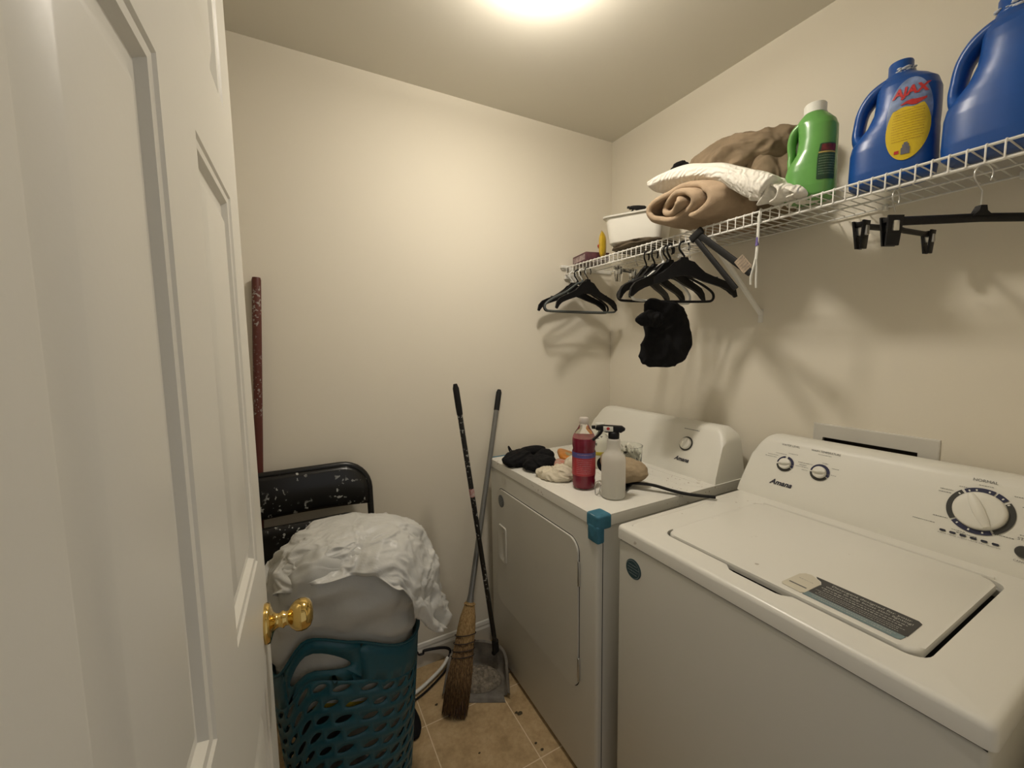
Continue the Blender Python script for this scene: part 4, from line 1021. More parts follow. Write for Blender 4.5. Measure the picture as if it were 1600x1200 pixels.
bm = new(); lathe(bm, [(0, .226), (.0145, .226), (.0150, .230), (.0145, .243), (.013, .246), (0, .246)], c, seg=32); build('cap', bm, film('milky_cap', (.72, .66, .60), .4, .2), rb, 50)
# clear spray bottle
spb = thing('spray_bottle', 'milky plastic spray bottle with black trigger and red dot sticker', 'spray bottle', (.902, .985, ZT))
c = (.902, .985, ZT+.001)
profb = [(0, .001), (.030, 0), (.0345, .003), (.036, .010), (.036, .118), (.0355, .126), (.033, .135), (.027, .144), (.0215, .151), (.0195, .160), (.0192, .180), (.0195, .186), (.0150, .190), (.0150, .200), (0, .200)]
bm = new(); lathe(bm, profb, c, seg=40); build('bottle_body', bm, film('milky_bottle', (.92, .91, .87), .35, .45, .58), spb, 50)
bm = new(); lathe(bm, [(0, .003), (.030, .003), (.0345, .008), (.0345, .052), (0, .052)], c, seg=40); build('bottle_liquid', bm, film('cloudy_liquid', (.80, .79, .72), .2, .5), spb, 50)
trigger(spb, Vector((c[0], c[1], c[2]+.190)), math.radians(138), m_black, 1.18, sticker=True)
spb.scale = (1.07, 1.07, 1.02); rb.scale = (1.10, 1.10, 1.0)
# carabiner ring beside it
bm = new(); P = [Vector((.868+.004*math.sin(a), 1.022+.012*math.cos(a)*1, ZT+.024+.022*math.sin(a))) for a in [2*PI*k/24 for k in range(24)]]
tube(bm, P, .0018, 8, closed=True); tag(build('metal_ring', bm, m_metal, None, 60), 'small shiny metal ring between red bottle and spray bottle', 'ring')
# tan stuffed slipper behind the spray bottle
g = bmesh.new(); bmesh.ops.create_icosphere(g, subdivisions=5, radius=1); 
for v in g.verts:
    p = v.co.copy(); k = 1+.10*nz(p, 2, 31)+.03*nz(p, 6, 2); v.co = Vector((p.x*.060*k, p.y*.085*k*(1+.15*p.x), .050+p.z*.046*k+(.016*max(0, p.y)*2)))
    if v.co.z < .001: v.co.z = .001
g.transform(Matrix.Translation((1.015, 1.06, ZT+.001))@Matrix.Rotation(.6, 4, 'Z')); so = build('slipper', g, mat('tan_suede', (.40, .31, .20), .95, spec=.1, vary=.2, vscale=25, bumps=.4, bscale=200), None, 180); tag(so, 'puffy tan suede slipper behind the spray bottle on the dryer', 'slipper')
bm = new(); tube(bm, smooth_path([(.975, 1.09, ZT+.095), (.96, 1.12, ZT+.080), (.955, 1.11, ZT+.055), (.968, 1.075, ZT+.04)], 5), (.007, .004), 8); build('dark_trim', bm, m_blackcloth, so)
# glass jar with papers
jar = thing('glass_jar', 'wide clear glass jar holding papers behind the bottles', 'jar', (1.155, 1.17, ZT))
c = (1.150, 1.18, ZT+.001)
bm = new(); lathe(bm, [(0, 0), (.048, 0), (.053, .004), (.055, .012), (.058, .072), (.0585, .092), (.060, .094), (.060, .098), (.0565, .098), (.0555, .072), (.0525, .014), (.046, .006), (0, .006)], c, seg=48); build('jar_wall', bm, glass('jar_glass', (.93, .95, .93), .03, 1.45), jar, 60)
pp = thing('folded_papers', 'crumpled white papers with black print inside the glass jar', 'paper', (1.155, 1.17, ZT+.01))
for k in range(3):
    a = k*1.3; Pm = []
    for i in range(12):
        row = []
        for j in range(10):
            u, w = i/11-.5, j/9-.5; row.append(Vector((1.155+u*.082*math.cos(a)-w*.03*math.sin(a)+.006*math.sin(w*9+k), 1.17+u*.082*math.sin(a)+w*.03*math.cos(a), ZT+.055+.085*w*(1 if k < 2 else .7)+.012*math.sin(u*11+k*2))))
        Pm.append(row)
    bm = new(); grid_mesh(bm, Pm); o = build('paper_sheet', bm, speckle('printed_paper_%d' % k, (.72, .70, .60), (.02, .02, .02), .7, 60, .55, 25, .5), pp, 180); solidify(o, .0006)
# white jug-like bottle with label behind the red bottle
vb = thing('powder_bottle', 'white bottle with a yellow base band behind the black trigger', 'bottle', (1.085, 1.265, ZT))
c = (1.085, 1.265, ZT+.001); bm = new(); lathe(bm, [(0, 0), (.036, 0), (.040, .005), (.040, .055), (.040, .105), (.034, .125), (.018, .14), (.016, .165), (0, .165)], c, seg=36); build('bottle_body', bm, speckle('print_white', (.70, .70, .60), (.05, .06, .05), .5, 55, .56, 14, .5), vb, 50)
bm = new(); lathe(bm, [(.0405, .055), (.0408, .056), (.0408, .068), (.0405, .069)], c, seg=36); build('yellow_band', bm, mat('band_yellow', (.50, .42, .05), .5), vb, 50)
bm = new(); lathe(bm, [(0, .158), (.019, .158), (.019, .178), (0, .178)], c, seg=24); build('cap', bm, m_capw, vb, 50)
# black shoe, knit heap, cream sock, orange packet, coral packet
bm = fold_bm((.822, 1.478, ZT+.022), (.052, .085, .024), 5, .007, 16, (1, .6, 1), 5, -.9, ZT+.001)
fold_bm((.905, 1.510, ZT+.036), (.075, .026, .014), 7, .005, 18, (.6, 1, 1), 5, .15, ZT+.001, bm=bm)
shoe = build('cloth_shoe', bm, m_blackcloth, None, 180); tag(shoe, 'soft black cloth shoe with a heel tab at the far corner of the dryer', 'shoe')
bm = new(); tube(bm, smooth_path([(.800, 1.500, ZT+.040), (.797, 1.512, ZT+.058), (.800, 1.520, ZT+.066), (.806, 1.516, ZT+.056), (.812, 1.505, ZT+.040)], 5), .0032, 8); build('heel_tab', bm, m_blackcloth, shoe, 60)
def heap(name, m, label, cat, lumps):
    bm = new()
    for a in lumps: fold_bm(*a, bm=bm)
    return tag(build(name, bm, m, None, 180), label, cat)
F_ = ZT+.001
heap('knit_glove', m_blackcloth, 'black knit glove heaped in front of the black shoe', 'glove', [((.862, 1.372, ZT+.024), (.072, .055, .026), 11, .008, 20, (1, 1, 1), 5, .5, F_), ((.905, 1.40, ZT+.040), (.035, .03, .022), 14, .006, 24, (1, 1, 1), 4, 0, F_)])
heap('cream_sock', m_sock, 'cream knitted sock crumpled flat beside the red bottle', 'sock', [((.842, 1.238, ZT+.014), (.040, .070, .018), 8, .0075, 26, (1, 1, 1), 5, .35, F_), ((.862, 1.215, ZT+.026), (.030, .042, .022), 9, .007, 28, (1, 1, 1), 5, .3, F_)])
heap('cream_sock', m_sock, 'cream knitted sock standing up behind the crumpled flat one', 'sock', [((.925, 1.225, ZT+.034), (.026, .032, .040), 19, .006, 26, (1, 1, .7), 5, .7, F_)])
op = thing('orange_packet', 'orange snack packet lying behind the black glove', 'packet', (1.01, 1.37, ZT))
bm = new(); Ro = Matrix.Translation((1.0, 1.365, ZT+.030))@Matrix.Rotation(-.5, 4, 'Z')@Matrix.Rotation(.35, 4, 'Y')
g = bmesh.new(); bmesh.ops.create_uvsphere(g, u_segments=24, v_segments=12, radius=1)
for v in g.verts: p = v.co; v.co = Vector((.045*math.copysign(abs(p.x)**.5, p.x), .072*math.copysign(abs(p.y)**.5, p.y), .016*math.copysign(abs(p.z)**.8, p.z)))
merge(bm, g, Ro); build('packet_foil', bm, mat('orange_foil', (.60, .22, .03), .4, vary=.3, vscale=30), op, 180)
bm = new(); box(bm, -.02, .02, -.05, .0, .0135, .0165, .002, mtx=Ro); build('packet_panel', bm, mat('packet_kraft', (.42, .34, .18), .5, vary=.4, vscale=60), op)
heap('coral_cloth', mat('coral_cloth', (.55, .20, .14), .8, col2=(.45, .38, .30), vscale=60), 'small coral patterned cloth between black glove and cream sock', 'cloth', [((.935, 1.325, ZT+.016), (.034, .034, .018), 15, .005, 26, (1, 1, 1), 4, 0, F_)])
# black kitchen turner lying across the dryer edge
kt = thing('kitchen_turner', 'long black plastic turner lying across the dryer towards the washer', 'utensil', (1.05, .98, ZT))
bm = new(); P = smooth_path([(.995, 1.045, ZT+.010), (1.02, 1.00, ZT+.020), (1.05, .955, ZT+.022), (1.085, .905, ZT+.012), (1.115, .860, ZT+.008), (1.16, .800, ZT+.010)], 6)
tube(bm, P, [(.004, .011)]*len(P), 10, up=(0, 0, 1)); build('turner_handle', bm, m_black, kt, 60)
bm = new(); Rt = Matrix.Translation((.972, 1.045, ZT+.003))@Matrix.Rotation(math.radians(118), 4, 'Z')@Matrix.Rotation(math.radians(5), 4, 'Y'); prism(bm, [(-.045, -.034), (.040, -.028), (.055, -.008), (.055, .008), (.040, .028), (-.045, .034)], 0, .003, .001, lambda x, y, z: Rt@Vector((x, y, z))); build('turner_blade', bm, m_black, kt, 40)

# ================================================================== BROOM, DUSTPAN, POLES
br = thing('broom', 'corn broom with a grey handle and dark bristle tips', 'broom', (.464, 1.351, 0))
B0, B1 = Vector((.470, 1.372, .0)), Vector((.838, 1.676, 1.208)); bd = (B1-B0).normalized()
def bp(t): return B0+(B1-B0)*t
bm = new(); tube(bm, [bp(.30), bp(.5), bp(.8), bp(.93)], .0112, 14); lathe(bm, [(0.0112, 0), (.015, -.03), (.019, -.055), (.0, -.055)], bp(.335), bd, 16); build('broom_handle', bm, m_grip, br, 60)
bm = new(); tube(bm, [bp(.925), bp(.95), bp(.99), bp(1.0)], [.0122, .0126, .0126, .008], 14); build('handle_grip', bm, m_blackmat, br, 60)
side = Vector((.80, -.55, -.15)); side = (side-bd*side.dot(bd)).normalized(); dep = bd.cross(side)
def strawring(t, w, d, N=44, sd=0):
    p = bp(t); out = []
    for k in range(N):
        a = 2*PI*k/N; rf = 1+.08*nz((k*1.9, t*3, sd), 1, 4)+(.05 if k % 2 else 0); out.append(p+side*(w*math.cos(a)*rf)+dep*(d*math.sin(a)*rf))
    return out
bm = new(); rg = [strawring(t, w, d) for t, w, d in ((.312, .017, .016), (.300, .021, .018), (.27, .030, .023), (.235, .035, .025), (.20, .036, .024), (.185, .036, .021), (.178, .030, .016))]
loft(bm, rg); bd_o = build('bristle_bundle', bm, m_straw, br, 60)
m_straw2 = mat('dark_broom_straw', (.30, .185, .08), .9, col2=(.09, .05, .02), vscale=14, stretch=(18, 18, .8), bumps=.8, bscale=24, bdist=.004)
bm = new(); rg = [strawring(t, w, d) for t, w, d in ((.20, .033, .020), (.16, .036, .021), (.12, .036, .022), (.07, .037, .021), (.03, .034, .018), (.018, .028, .012))]
loft(bm, rg); build('lower_bristles', bm, m_straw2, br, 60)
bm = new(); rs = random.Random(8)
for k in range(420):
    a = rs.uniform(0, 2*PI); r1 = math.sqrt(rs.uniform(.55, 1)); t0 = rs.uniform(.16, .23); t1 = rs.uniform(.0, .055)
    p0 = bp(t0)+side*(.036*r1*math.cos(a))+dep*(.024*r1*math.sin(a)); p1 = bp(max(t1, .006))+side*(.049*r1*math.cos(a+rs.uniform(-.1, .1)))+dep*(.028*r1*math.sin(a)); p1.z = max(p1.z, .002)
    pm = (p0+p1)/2+side*.004*math.cos(a)*rs.uniform(.5, 1.6)+dep*.005*math.sin(a); tube(bm, [p0, pm, p1], [.0014, .0013, .0009], 4)
build('loose_straws', bm, m_straw2, br, 180, kind='stuff')
bm = new(); m_tip = mat('dirty_bristle_tips', (.05, .025, .02), .9)
rs = random.Random(9)
for k in range(160):
    a = rs.uniform(0, 2*PI); r1 = math.sqrt(rs.uniform(.0, 1)); t1 = rs.uniform(.004, .018); t0 = t1+rs.uniform(.02, .045)
    p0 = bp(t0)+side*(.045*r1*math.cos(a))+dep*(.027*r1*math.sin(a)); p1 = bp(t1)+side*(.049*r1*math.cos(a))+dep*(.029*r1*math.sin(a)); p0.z = max(p0.z, .003); p1.z = max(p1.z, .002); tube(bm, [p0, p1], [.0016, .001], 4)
build('bristle_tips', bm, m_tip, br, 180, kind='stuff')
bm = new()
for q, t in enumerate((.222, .200, .180, .163)):
    w, d = .0375+.001*q, .027; rgp = strawring(t+.0, w*1.03, d*1.04, 26); 
    rgp = [p+bd*(.010*math.cos(2*PI*k/26)) for k, p in enumerate(rgp)]; tube(bm, rgp, .0019, 6, closed=True)
build('stitching', bm, mat('dark_twine', (.03, .02, .015), .8), br, 60)
bm = new(); rgp = strawring(.306, .0205, .0185, 24); tube(bm, rgp, .0028, 8, closed=True); build('binding_wire', bm, m_straw, br, 60)

dp = thing('dustpan', 'grey lobby dustpan full of dust with a long black handle', 'dustpan', (.66, 1.50, 0))
# scoop: back wall curve around the far side, open towards the camera-left
pc = Vector((.615, 1.475, 0)); pdir = Vector((-.48, -.88, 0)).normalized(); psd = Vector((pdir.y, -pdir.x, 0))  # pdir = opening
def pan_out(k, N=36):
    # U-shaped outline: from front-left tip, round the back, to the front-right tip
    t = k/N
    L = .075; R = .118
    if t < .22: q = t/.22; return pdir*(L*(1-q)+.0)+psd*(-R*(1.06-.06*q))
    if t > .78: q = (t-.78)/.22; return pdir*(L*q)+psd*(R*(1+.06*q))
    a = PI*(t-.22)/.56; return pdir*(-.105*math.sin(a))+psd*(-R*math.cos(a))
def pan_h(k, N=36):
    t = k/N; e = min(t, 1-t)/.5; return .024+.080*min(1, e*1.6)**1.1
bm = new(); N = 36; rows = []
for k in range(N+1):
    o = pan_out(k); h = pan_h(k); rows.append([pc+o*.0+Vector((0, 0, .004))+o*.88, pc+o*.97+Vector((0, 0, .012)), pc+o*1.0+Vector((0, 0, h)), pc+o*1.07+Vector((0, 0, h+.004)), pc+o*1.08+Vector((0, 0, h-.004))])
grid_mesh(bm, rows)
cen = bm.verts.new(pc+Vector((0, 0, .004)))
bm.verts.ensure_lookup_table(); base = [bm.verts[i*5] for i in range(N+1)]
for i in range(N): bm.faces.new((cen, base[i], base[i+1]))
fr_ = [bm.verts.new(pc+pdir*.095+psd*s*.118+Vector((0, 0, .001))) for s in (1, -1)]
bm.faces.new((cen, base[-1], fr_[0], fr_[1], base[0]))
po = build('pan_scoop', bm, m_pan, dp, 50); solidify(po, .003)
bm = new(); g = bmesh.new(); bmesh.ops.create_grid(g, x_segments=40, y_segments=40, size=1)
for v in g.verts:
    u, w = v.co.x, v.co.y; u, w = disc(u, w); p = pc+pdir*(.070*u-.012)+psd*(.100*w); r2 = u*u+w*w
    p.z = .007+.030*max(0, 1-r2)**.5*(1+.7*nz((u, w, 0), 3, 3))+.006*nz((u, w, 0), 9, 5)*(1-r2); v.co = p
merge(bm, g); dd_ = build('dust_heap', bm, m_dust, None, 180, kind='stuff'); tag(dd_, 'pale fluffy dust swept into the grey dustpan', 'dust')
H0 = Vector((.703, 1.485, .140)); H1 = Vector((.536, 1.44, 1.270))
bm = new(); tube(bm, [H0, H0.lerp(H1, .3), H0.lerp(H1, .9)], .0100, 14); build('pan_handle', bm, m_pole, dp, 60)
bm = new(); tube(bm, [H0.lerp(H1, .895), H0.lerp(H1, .92), H0.lerp(H1, .985), H1], [.0112, .0122, .0118, .007], 14); build('handle_grip', bm, m_blackmat, dp, 60)
bm = new(); tube(bm, [H0-Vector((-.002, 0, .035)), H0+Vector((0, 0, .012))], .0145, 14); tube(bm, [H0-Vector((-.002, 0, .035)), Vector((H0.x-.004, H0.y+.010, .088))], .010, 10); build('handle_socket', bm, m_blackmat, dp, 60)
bm = new(); tube(bm, [H0.lerp(H1, .600), H0.lerp(H1, .630)], .0104, 14); s1 = build('handle_sticker', bm, mat('sticker_red_white', (.62, .58, .54), .5, col2=(.45, .05, .05), vscale=60), dp, 60)

# red worn pole behind the door
rp = thing('wooden_pole', 'worn red painted pole leaning on the back wall beside the door', 'pole', (-.17, 1.62, 0))
bm = new(); A, B = Vector((-.168, 1.655, .0)), Vector((-.087, 1.673, 1.654)); tube(bm, [A, A.lerp(B, .3), A.lerp(B, .86), A.lerp(B, .995), B], [.0125, .0125, .0140, .0140, .012], 16); build('pole_shaft', bm, m_red, rp, 60)
bm = new(); tube(bm, [A.lerp(B, .55), A.lerp(B, .68)], .0132, 16); build('scuffed_wrap', bm, speckle('grey_scuffed_wrap', (.30, .28, .25), (.10, .03, .02), .6, 60, .5, 10, .45), rp, 60)

# ================================================================== FOLDING CHAIR
fc = thing('folding_chair', 'black metal folding chair spattered with white paint, folded against wall', 'chair', (.02, 1.60, 0))
FY = lambda z: 1.535+.085*z/.98     # leaning plane
fm = lambda x, z, d=0: Vector((x, FY(z)-d, z))
fx0, fx1, ft = -.225, .240, .975
bm = new(); P = [fm(fx0, .02)]+[fm(fx0, z) for z in (.3, .6, .85)]
P += [fm(fx0+.10-.10*math.cos(a), ft-.10+.10*math.sin(a)) for a in [PI/2*k/8 for k in range(1, 9)]]
P += [fm(fx1-.10+.10*math.sin(a), ft-.10+.10*math.cos(a)) for a in [PI/2*k/8 for k in range(0, 9)]]
P += [fm(fx1, z) for z in (.6, .3, .02)]
tube(bm, P, .0115, 12); build('front_frame', bm, m_chairplain, fc, 60)
bm = new(); rows = []
for i in range(25):
    x = fx0+.006+(fx1-fx0-.012)*i/24; u = (x-(fx0+fx1)/2)/((fx1-fx0)/2); topz = ft-.004-(.0 if abs(u) < .57 else .10*(1-math.sqrt(max(0, 1-((abs(u)-.57)/.43)**2))))
    bz = .818+.012*(1-u*u); rows.append([fm(x, bz+(topz-bz)*j/10, .006+.012*math.sin(PI*j/10)+.004*(1-u*u)) for j in range(11)])
grid_mesh(bm, rows); o = build('backrest', bm, m_chair, fc, 50); solidify(o, .005)
bm = new(); rows = []
for i in range(21):
    x = -.195+.40*i/20; u = (x-.005)/.20; tz = .806-(.05*(1-math.sqrt(max(0, 1-((abs(u)-.7)/.3)**2))) if abs(u) > .7 else 0); rows.append([fm(x, .42+(tz-.42)*j/12, .030+.008*(1-u*u)+(.006 if j in (0, 12) else 0)) for j in range(13)])
grid_mesh(bm, rows); o = build('seat', bm, m_chair, fc, 50); solidify(o, .018)
for x in (fx0+.035, fx1-.035):
    bm = new(); tube(bm, [fm(x, .62, .012), fm(x, .02, .012)], .0105, 12); build('rear_leg', bm, m_chairplain, fc, 60)
bm = new(); tube(bm, [fm(fx0+.035, .16, .012), fm(fx1-.035, .16, .012)], .009, 10); build('crossbar', bm, m_chairplain, fc, 60)
for x in (fx0, fx1, fx0+.035, fx1-.035):
    d = 0 if x in (fx0, fx1) else .012; bm = new(); tube(bm, [fm(x, .035, d), fm(x, 0.0, d)], .0135, 12); build('rubber_foot', bm, m_blackmat, fc, 60)

# ================================================================== LAUNDRY BASKET
bk = thing('laundry_basket', 'teal plastic laundry basket with leaf-shaped slots', 'basket', (.10, 1.21, 0))
BC = Vector((.100, 1.215, 0))
def rimz(th):   # th: angle, 0=+x
    # high at the handle (towards the camera, slightly left) and opposite, low between
    def w(c, s): d = th-math.radians(c); return math.exp(-(math.atan2(math.sin(d), math.cos(d))/s)**2)
    d = math.atan2(math.sin(th-math.radians(-114)), math.cos(th-math.radians(-114)))
    return .588+.118*math.exp(-(d/(.40 if d < 0 else .72))**2)+.05*w(68, .6)
def bsurf(th, v, off=0):
    z = .004+v*(rimz(th)-.004); s = .76+.24*v**.85; a, b, n = .198*s+off, .172*s+off, 2.5
    c, q = math.cos(th), math.sin(th); return BC+Vector((a*math.copysign(abs(c)**(2/n), c), b*math.copysign(abs(q)**(2/n), q), z))
bm = new(); NC_, NR = 26, 12; v0, v1 = .06, .84
def cell(u0, u1, w0, w1, lens, M=16):
    out = []; q = M//4
    for k in range(M):
        sd, t = divmod(k, q); t = t/q; out.append(((1, t), (1-t, 1), (0, 1-t), (t, 0))[sd])
    inn = [lens(2*PI*k/M-PI/4) for k in range(M)]
    O = [bm.verts.new(bsurf(u0+(u1-u0)*x, w0+(w1-w0)*y)) for x, y in out]; I = [bm.verts.new(bsurf(u0+(u1-u0)*x, w0+(w1-w0)*y)) for x, y in inn]
    for k in range(M): bm.faces.new((O[k], O[(k+1) % M], I[(k+1) % M], I[k]))
def leaf(a):
    x = .40*math.cos(a); y = .20*math.sin(a)*(abs(math.sin(a))**.3); return (.5+x*.93-y*.2, .5+y+x*.50)
for r in range(NR):
    w0, w1 = v0+(v1-v0)*r/NR, v0+(v1-v0)*(r+1)/NR
    for k in range(NC_):
        u0 = 2*PI*(k+(.5 if r % 2 else 0))/NC_; cell(u0, u0+2*PI/NC_, w0, w1, leaf)
def band(w0, w1, skip=None, n=78, m=3):
    rows = [[bsurf(2*PI*k/n, w0+(w1-w0)*j/m) for j in range(m+1)] for k in range(n)]
    vv = [[bm.verts.new(p) for p in row] for row in rows]
    for k in range(n):
        a = 2*PI*(k+.5)/n
        if skip and any(abs(math.atan2(math.sin(a-c), math.cos(a-c))) < hw for c, hw in skip): continue
        for j in range(m): bm.faces.new((vv[k][j], vv[(k+1) % n][j], vv[(k+1) % n][j+1], vv[k][j+1]))
band(0, v0)
HC = [math.radians(-112), math.radians(68)]; hw = 2*PI/78*5.5
band(v1, 1.0, [(c, hw+.001) for c in (2*PI/78*round((HC[0] % (2*PI))/(2*PI/78)-.5)+2*PI/78*.5, 2*PI/78*round((HC[1])/(2*PI/78)-.5)+2*PI/78*.5)])
for h in HC:
    c = 2*PI/78*round((h % (2*PI))/(2*PI/78)-.5)+2*PI/78*.5; w_ = 2*PI/78*5.5
    cell(c-w_, c+w_, v1, 1.0, lambda a: (.5+.43*math.copysign(abs(math.cos(a))**.8, math.cos(a)), .45+.22*math.sin(a)), 32)
# floor of the basket
bmesh.ops.remove_doubles(bm, verts=bm.verts[:], dist=2e-5)
ring = [bm.verts.new(bsurf(2*PI*k/40, 0)) for k in range(40)]; bm.faces.new(ring)
o = build('basket_wall', bm, m_teal, bk, 40); solidify(o, .0028)
bm = new(); tube(bm, [bsurf(2*PI*k/90, 1.0) for k in range(90)], (.0035, .006), 8, closed=True); build('rim', bm, m_teal, bk, 60)
# clothes inside seen through the slots
def lump(name, label, m, c, r, seed, cat='clothing'):
    g = bmesh.new(); bmesh.ops.create_icosphere(g, subdivisions=4, radius=1)
    for v in g.verts:
        p = v.co.copy(); k = 1+.16*nz(p, 1.8, seed)+.07*abs(nz(p, 4.5, seed+1)); v.co = Vector((c[0]+p.x*r[0]*k, c[1]+p.y*r[1]*k, max(.012, c[2]+p.z*r[2]*k)))
    return tag(build(name, g, m, None, 180), label, cat)
m_yc = mat('yellow_cotton', (.62, .48, .04), .9, vary=.2, vscale=20); m_gc = mat('grey_cotton', (.30, .27, .23), .9, vary=.5, vscale=12); m_dc = mat('dark_cotton', (.04, .04, .045), .9, vary=.4, vscale=20); m_wc = mat('white_cotton', (.62, .60, .54), .9, vary=.3, vscale=16)
lump('grey_shirt', 'grey clothes filling the lower part of the teal basket', m_gc, (.10, 1.215, .16), (.132, .112, .15), 2)
lump('white_shirt', 'white clothes seen through the right slots of the basket', m_wc, (.165, 1.20, .37), (.098, .110, .16), 5)
lump('yellow_shirt', 'bright yellow garment seen through the upper slots of the basket', m_yc, (.085, 1.125, .50), (.090, .055, .065), 9)
lump('dark_trousers', 'dark clothes behind the left slots of the basket', m_dc, (.035, 1.20, .39), (.08, .105, .11), 12)

# ================================================================== PLASTIC BAG
pb = thing('plastic_bag', 'translucent white plastic bag bulging out of the teal basket', 'bag', (.12, 1.2, .5))
bm = new(); rows = []; NT, NV = 120, 44
for i in range(NT):
    th = 2*PI*i/NT; row = []
    for j in range(NV+1):
        v = j/NV
        if v < .30:       # inside the basket, rising to the rim
            q = v/.30; p = bsurf(th, .72+.30*q, -.010)+Vector((0, 0, .004))
        else:
            q = (v-.30)/.70; a = q*PI/2; rim = bsurf(th, 1.02, -.010); c_ = Vector((.122, 1.215, 0))
            rr_ = math.cos(a)**.55 if q < 1 else 0; bulge = 1+.12*math.sin(a*2)
            p = Vector((c_.x+(rim.x-c_.x)*rr_*bulge, c_.y-.03*q+(rim.y-c_.y)*rr_*bulge, rim.z*(1-q)+.60*q+.300*math.sin(a)**.9))
            rel = Vector((math.cos(th), math.sin(th), 0))
            p += rel*(.014*nz((math.cos(th)*3, math.sin(th)*3, q*3.5), 1, 2))*math.sin(a*2)
            p += rel*(.009*math.sin(p.z*80+7*nz((th*1.1, p.z*3, 1), 1, 2))*math.exp(-((q-.20)/.20)**2)+.012*(1-2.2*abs(nz((p.x*7+p.z*3, p.y*7, p.z*12), 1, 5))))
            w = abs(nz((math.cos(th)*2.2+q*3, math.sin(th)*2.2, q*6), 1.4, 7)); p.z += .030*(.35-w)*math.sin(min(PI/2, a*1.4))
        w2 = abs(nz((th*2.2+math.sin(v*9)*.3, v*1.2, 3), 1.7, 4)); k = Vector((math.cos(th), math.sin(th), .3)); g_ = min(1, max(0, v-.30)*7); p += k*(.016*(.30-w2)*(1 if v < .9 else (1-v)*10)*g_-.004*(1-g_)*(1+w2))
        row.append(p)
    rows.append(row)
grid_mesh(bm, rows, closed_u=True); bmesh.ops.remove_doubles(bm, verts=bm.verts[:], dist=1e-5); o = build('bag_body', bm, m_bag, pb, 180); subsurf(o, 1)
# crumpled mouth of the bag flopping over, open edge towards the camera, lobe hanging over the right side
EDGE = [(-200, .62), (-185, .68), (-168, .70), (-140, .60), (-118, .52), (-98, .49), (-84, .53), (-70, .70), (-54, .96), (-36, 1.14), (-20, 1.22), (-4, 1.18), (18, 1.08), (45, 1.0), (90, .9), (130, .8), (160, .62)]
def edge(d):
    for (a, x), (b, y) in zip(EDGE, EDGE[1:]):
        if a <= d <= b: t = (d-a)/(b-a); t = t*t*(3-2*t); return x+(y-x)*t
    return .62
bm = new(); rows = []; NT, NV = 260, 84
for i in range(NT):
    d = -200+360*i/NT; th = math.radians(d); L = edge(d); row = []
    for j in range(NV+1):
        q = j/NV; l = L*q                    # l: arc along the dome, 1 = just above the rim
        a = PI/2*(1-min(l, 1.0)*.88); R_ = math.cos(a)**.55 if l < 1 else math.cos(PI/2*.12)**.55
        px, py = .196*R_*math.cos(th), .170*R_*math.sin(th)
        z = .592+.315*math.sin(a)**.9
        if l > 1: z -= (l-1)*.40; k_ = (l-1)*.07
        else: k_ = 0
        flare = .010+.012*q+k_+.008*math.exp(-((d+20)/40)**2)*q
        p = Vector((.125+px*1.03, 1.185+py*1.03, z)); n = Vector((math.cos(th), math.sin(th), .5 if l < 1 else .1)).lerp(Vector((0, 0, 1)), max(0, 1-q*6)).normalized()
        w = Vector((p.x*7, p.y*7, p.z*7)); w = w+.5*Vector((noise.noise(w*1.5), noise.noise(w*1.5+Vector((5, 5, 5))), noise.noise(w*1.5+Vector((9, 1, 4)))))
        f1 = 1-2.2*abs(noise.noise(w*1.1+Vector((3, 1, 2)))); f2 = 1-2.2*abs(noise.noise(w*2.6)); f3 = 1-2.2*abs(noise.noise(w*6))
        # large drape folds running from the crown to the edge
        g1 = math.sin(th*5+1.2+2.2*noise.noise(Vector((math.cos(th), math.sin(th), q*1.5))))
        amp = min(1, q*2.2+.25) if q > 0 else 0
        p += n*(flare+amp*(.017*f1+.0095*f2+.0048*f3+.010*g1*q))
        if j > NV-4: p += n*(.004*(j-NV+4))*math.sin(th*9)
        row.append(p)
    rows.append(row)
grid_mesh(bm, rows, closed_u=True); bmesh.ops.remove_doubles(bm, verts=bm.verts[:], dist=1e-5)
o = build('bag_mouth', bm, m_bag2, pb, 180); solidify(o, .0008)

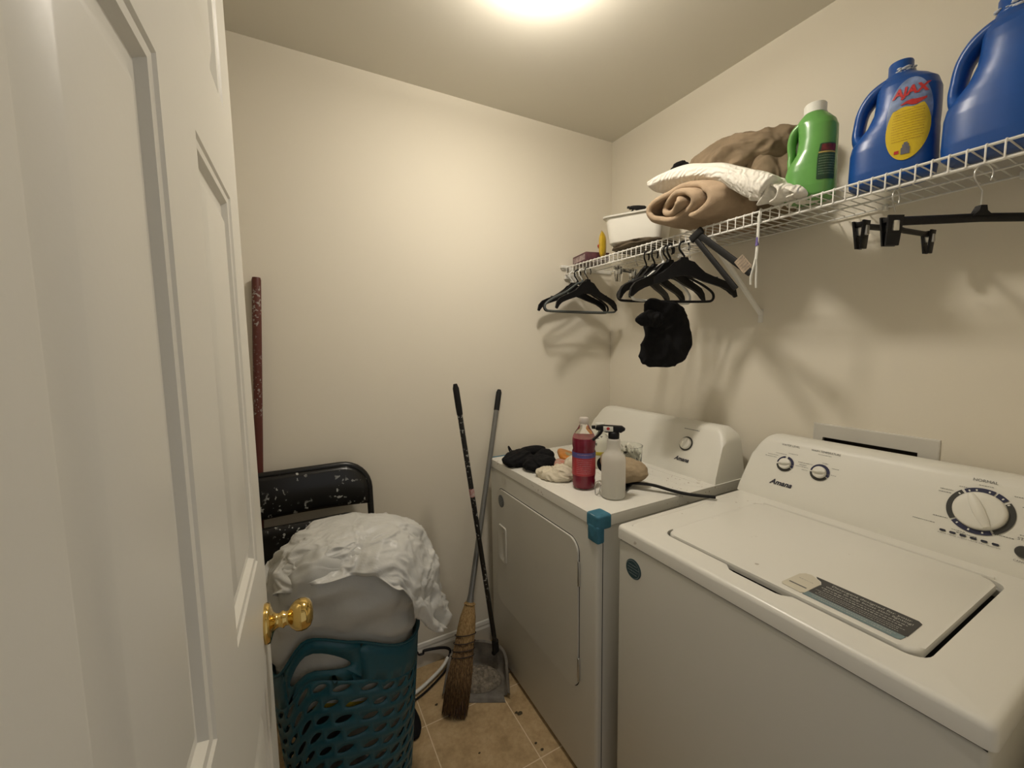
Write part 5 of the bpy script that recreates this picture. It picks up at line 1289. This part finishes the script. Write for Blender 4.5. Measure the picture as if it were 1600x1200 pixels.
# ================================================================== FLOOR ITEMS
fh = thing('clothes_hanger', 'black and white hanger lying on floor between basket and dustpan', 'hanger', (.44, 1.62, 0))
A_ = Vector((.43, 1.655, .075)); 
bm = new(); tube(bm, smooth_path([(.33, 1.672, .088), (.40, 1.670, .083), (.415, 1.669, .082), (.420, 1.668, .070), (.440, 1.667, .068), (.446, 1.667, .080), (.52, 1.660, .070), (.553, 1.652, .056), (.553, 1.640, .040), (.53, 1.625, .028)], 4), (.0035, .006), 8); tube(bm, smooth_path([(.553, 1.645, .048), (.548, 1.625, .022), (.50, 1.585, .010), (.40, 1.53, .007), (.30, 1.50, .007)], 5), .004, 8); build('hanger_arm', bm, m_black, fh, 60)
bm = new(); tube(bm, smooth_path([(.54, 1.634, .034), (.50, 1.605, .020), (.40, 1.555, .014), (.30, 1.52, .013)], 5), (.006, .008), 8); build('hanger_bar', bm, m_hwhite, fh, 60)
# black shoe peeking out behind the basket
bm = new(); rg = []
for y_, a, b in ((0, .012, .015), (.02, .035, .035), (.06, .042, .045), (.12, .04, .05), (.18, .038, .06), (.22, .032, .055), (.235, .01, .02)):
    rg.append([Vector((a*math.cos(t), y_, max(.001, b*.5+b*.55*math.sin(t)))) for t in [2*PI*k/20 for k in range(20)]])
loft(bm, rg); bm.transform(Matrix.Translation((.318, 1.35, .001))@Matrix.Rotation(.12, 4, 'Z')); o = build('black_shoe', bm, m_blackcloth, None, 180); subsurf(o, 1); tag(o, 'black shoe on the floor half hidden behind the basket', 'shoe')
# leaf bits on the floor
m_leaf = mat('dry_leaf', (.06, .045, .02), .8)
for k, (x, y, s, lab) in enumerate(((.699, 1.266, .011, 'largest dry leaf crumb on the tiles near the dryer'), (.688, 1.275, .006, 'small dry crumb just left of the largest leaf crumb'), (.690, 1.135, .005, 'tiny dark crumb on the tiles near the dryer base'), (.697, 1.105, .006, 'dark crumb on the tiles lowest beside the dryer'), (.50, 1.20, .004, 'tiny crumb on the tiles in front of the broom tip'), (.43, 1.46, .006, 'grey crumb on the tiles between basket and broom'))):
    g = bmesh.new(); bmesh.ops.create_icosphere(g, subdivisions=2, radius=1)
    for v in g.verts: p = v.co.copy(); q = 1+.4*nz(p, 2, k); v.co = Vector((x+p.x*s*q, y+p.y*s*.7*q, .0018+p.z*.0018*q))
    tag(build('floor_crumb', g, m_leaf, None, 180), lab, 'crumb', 'dry crumbs on the floor tiles')
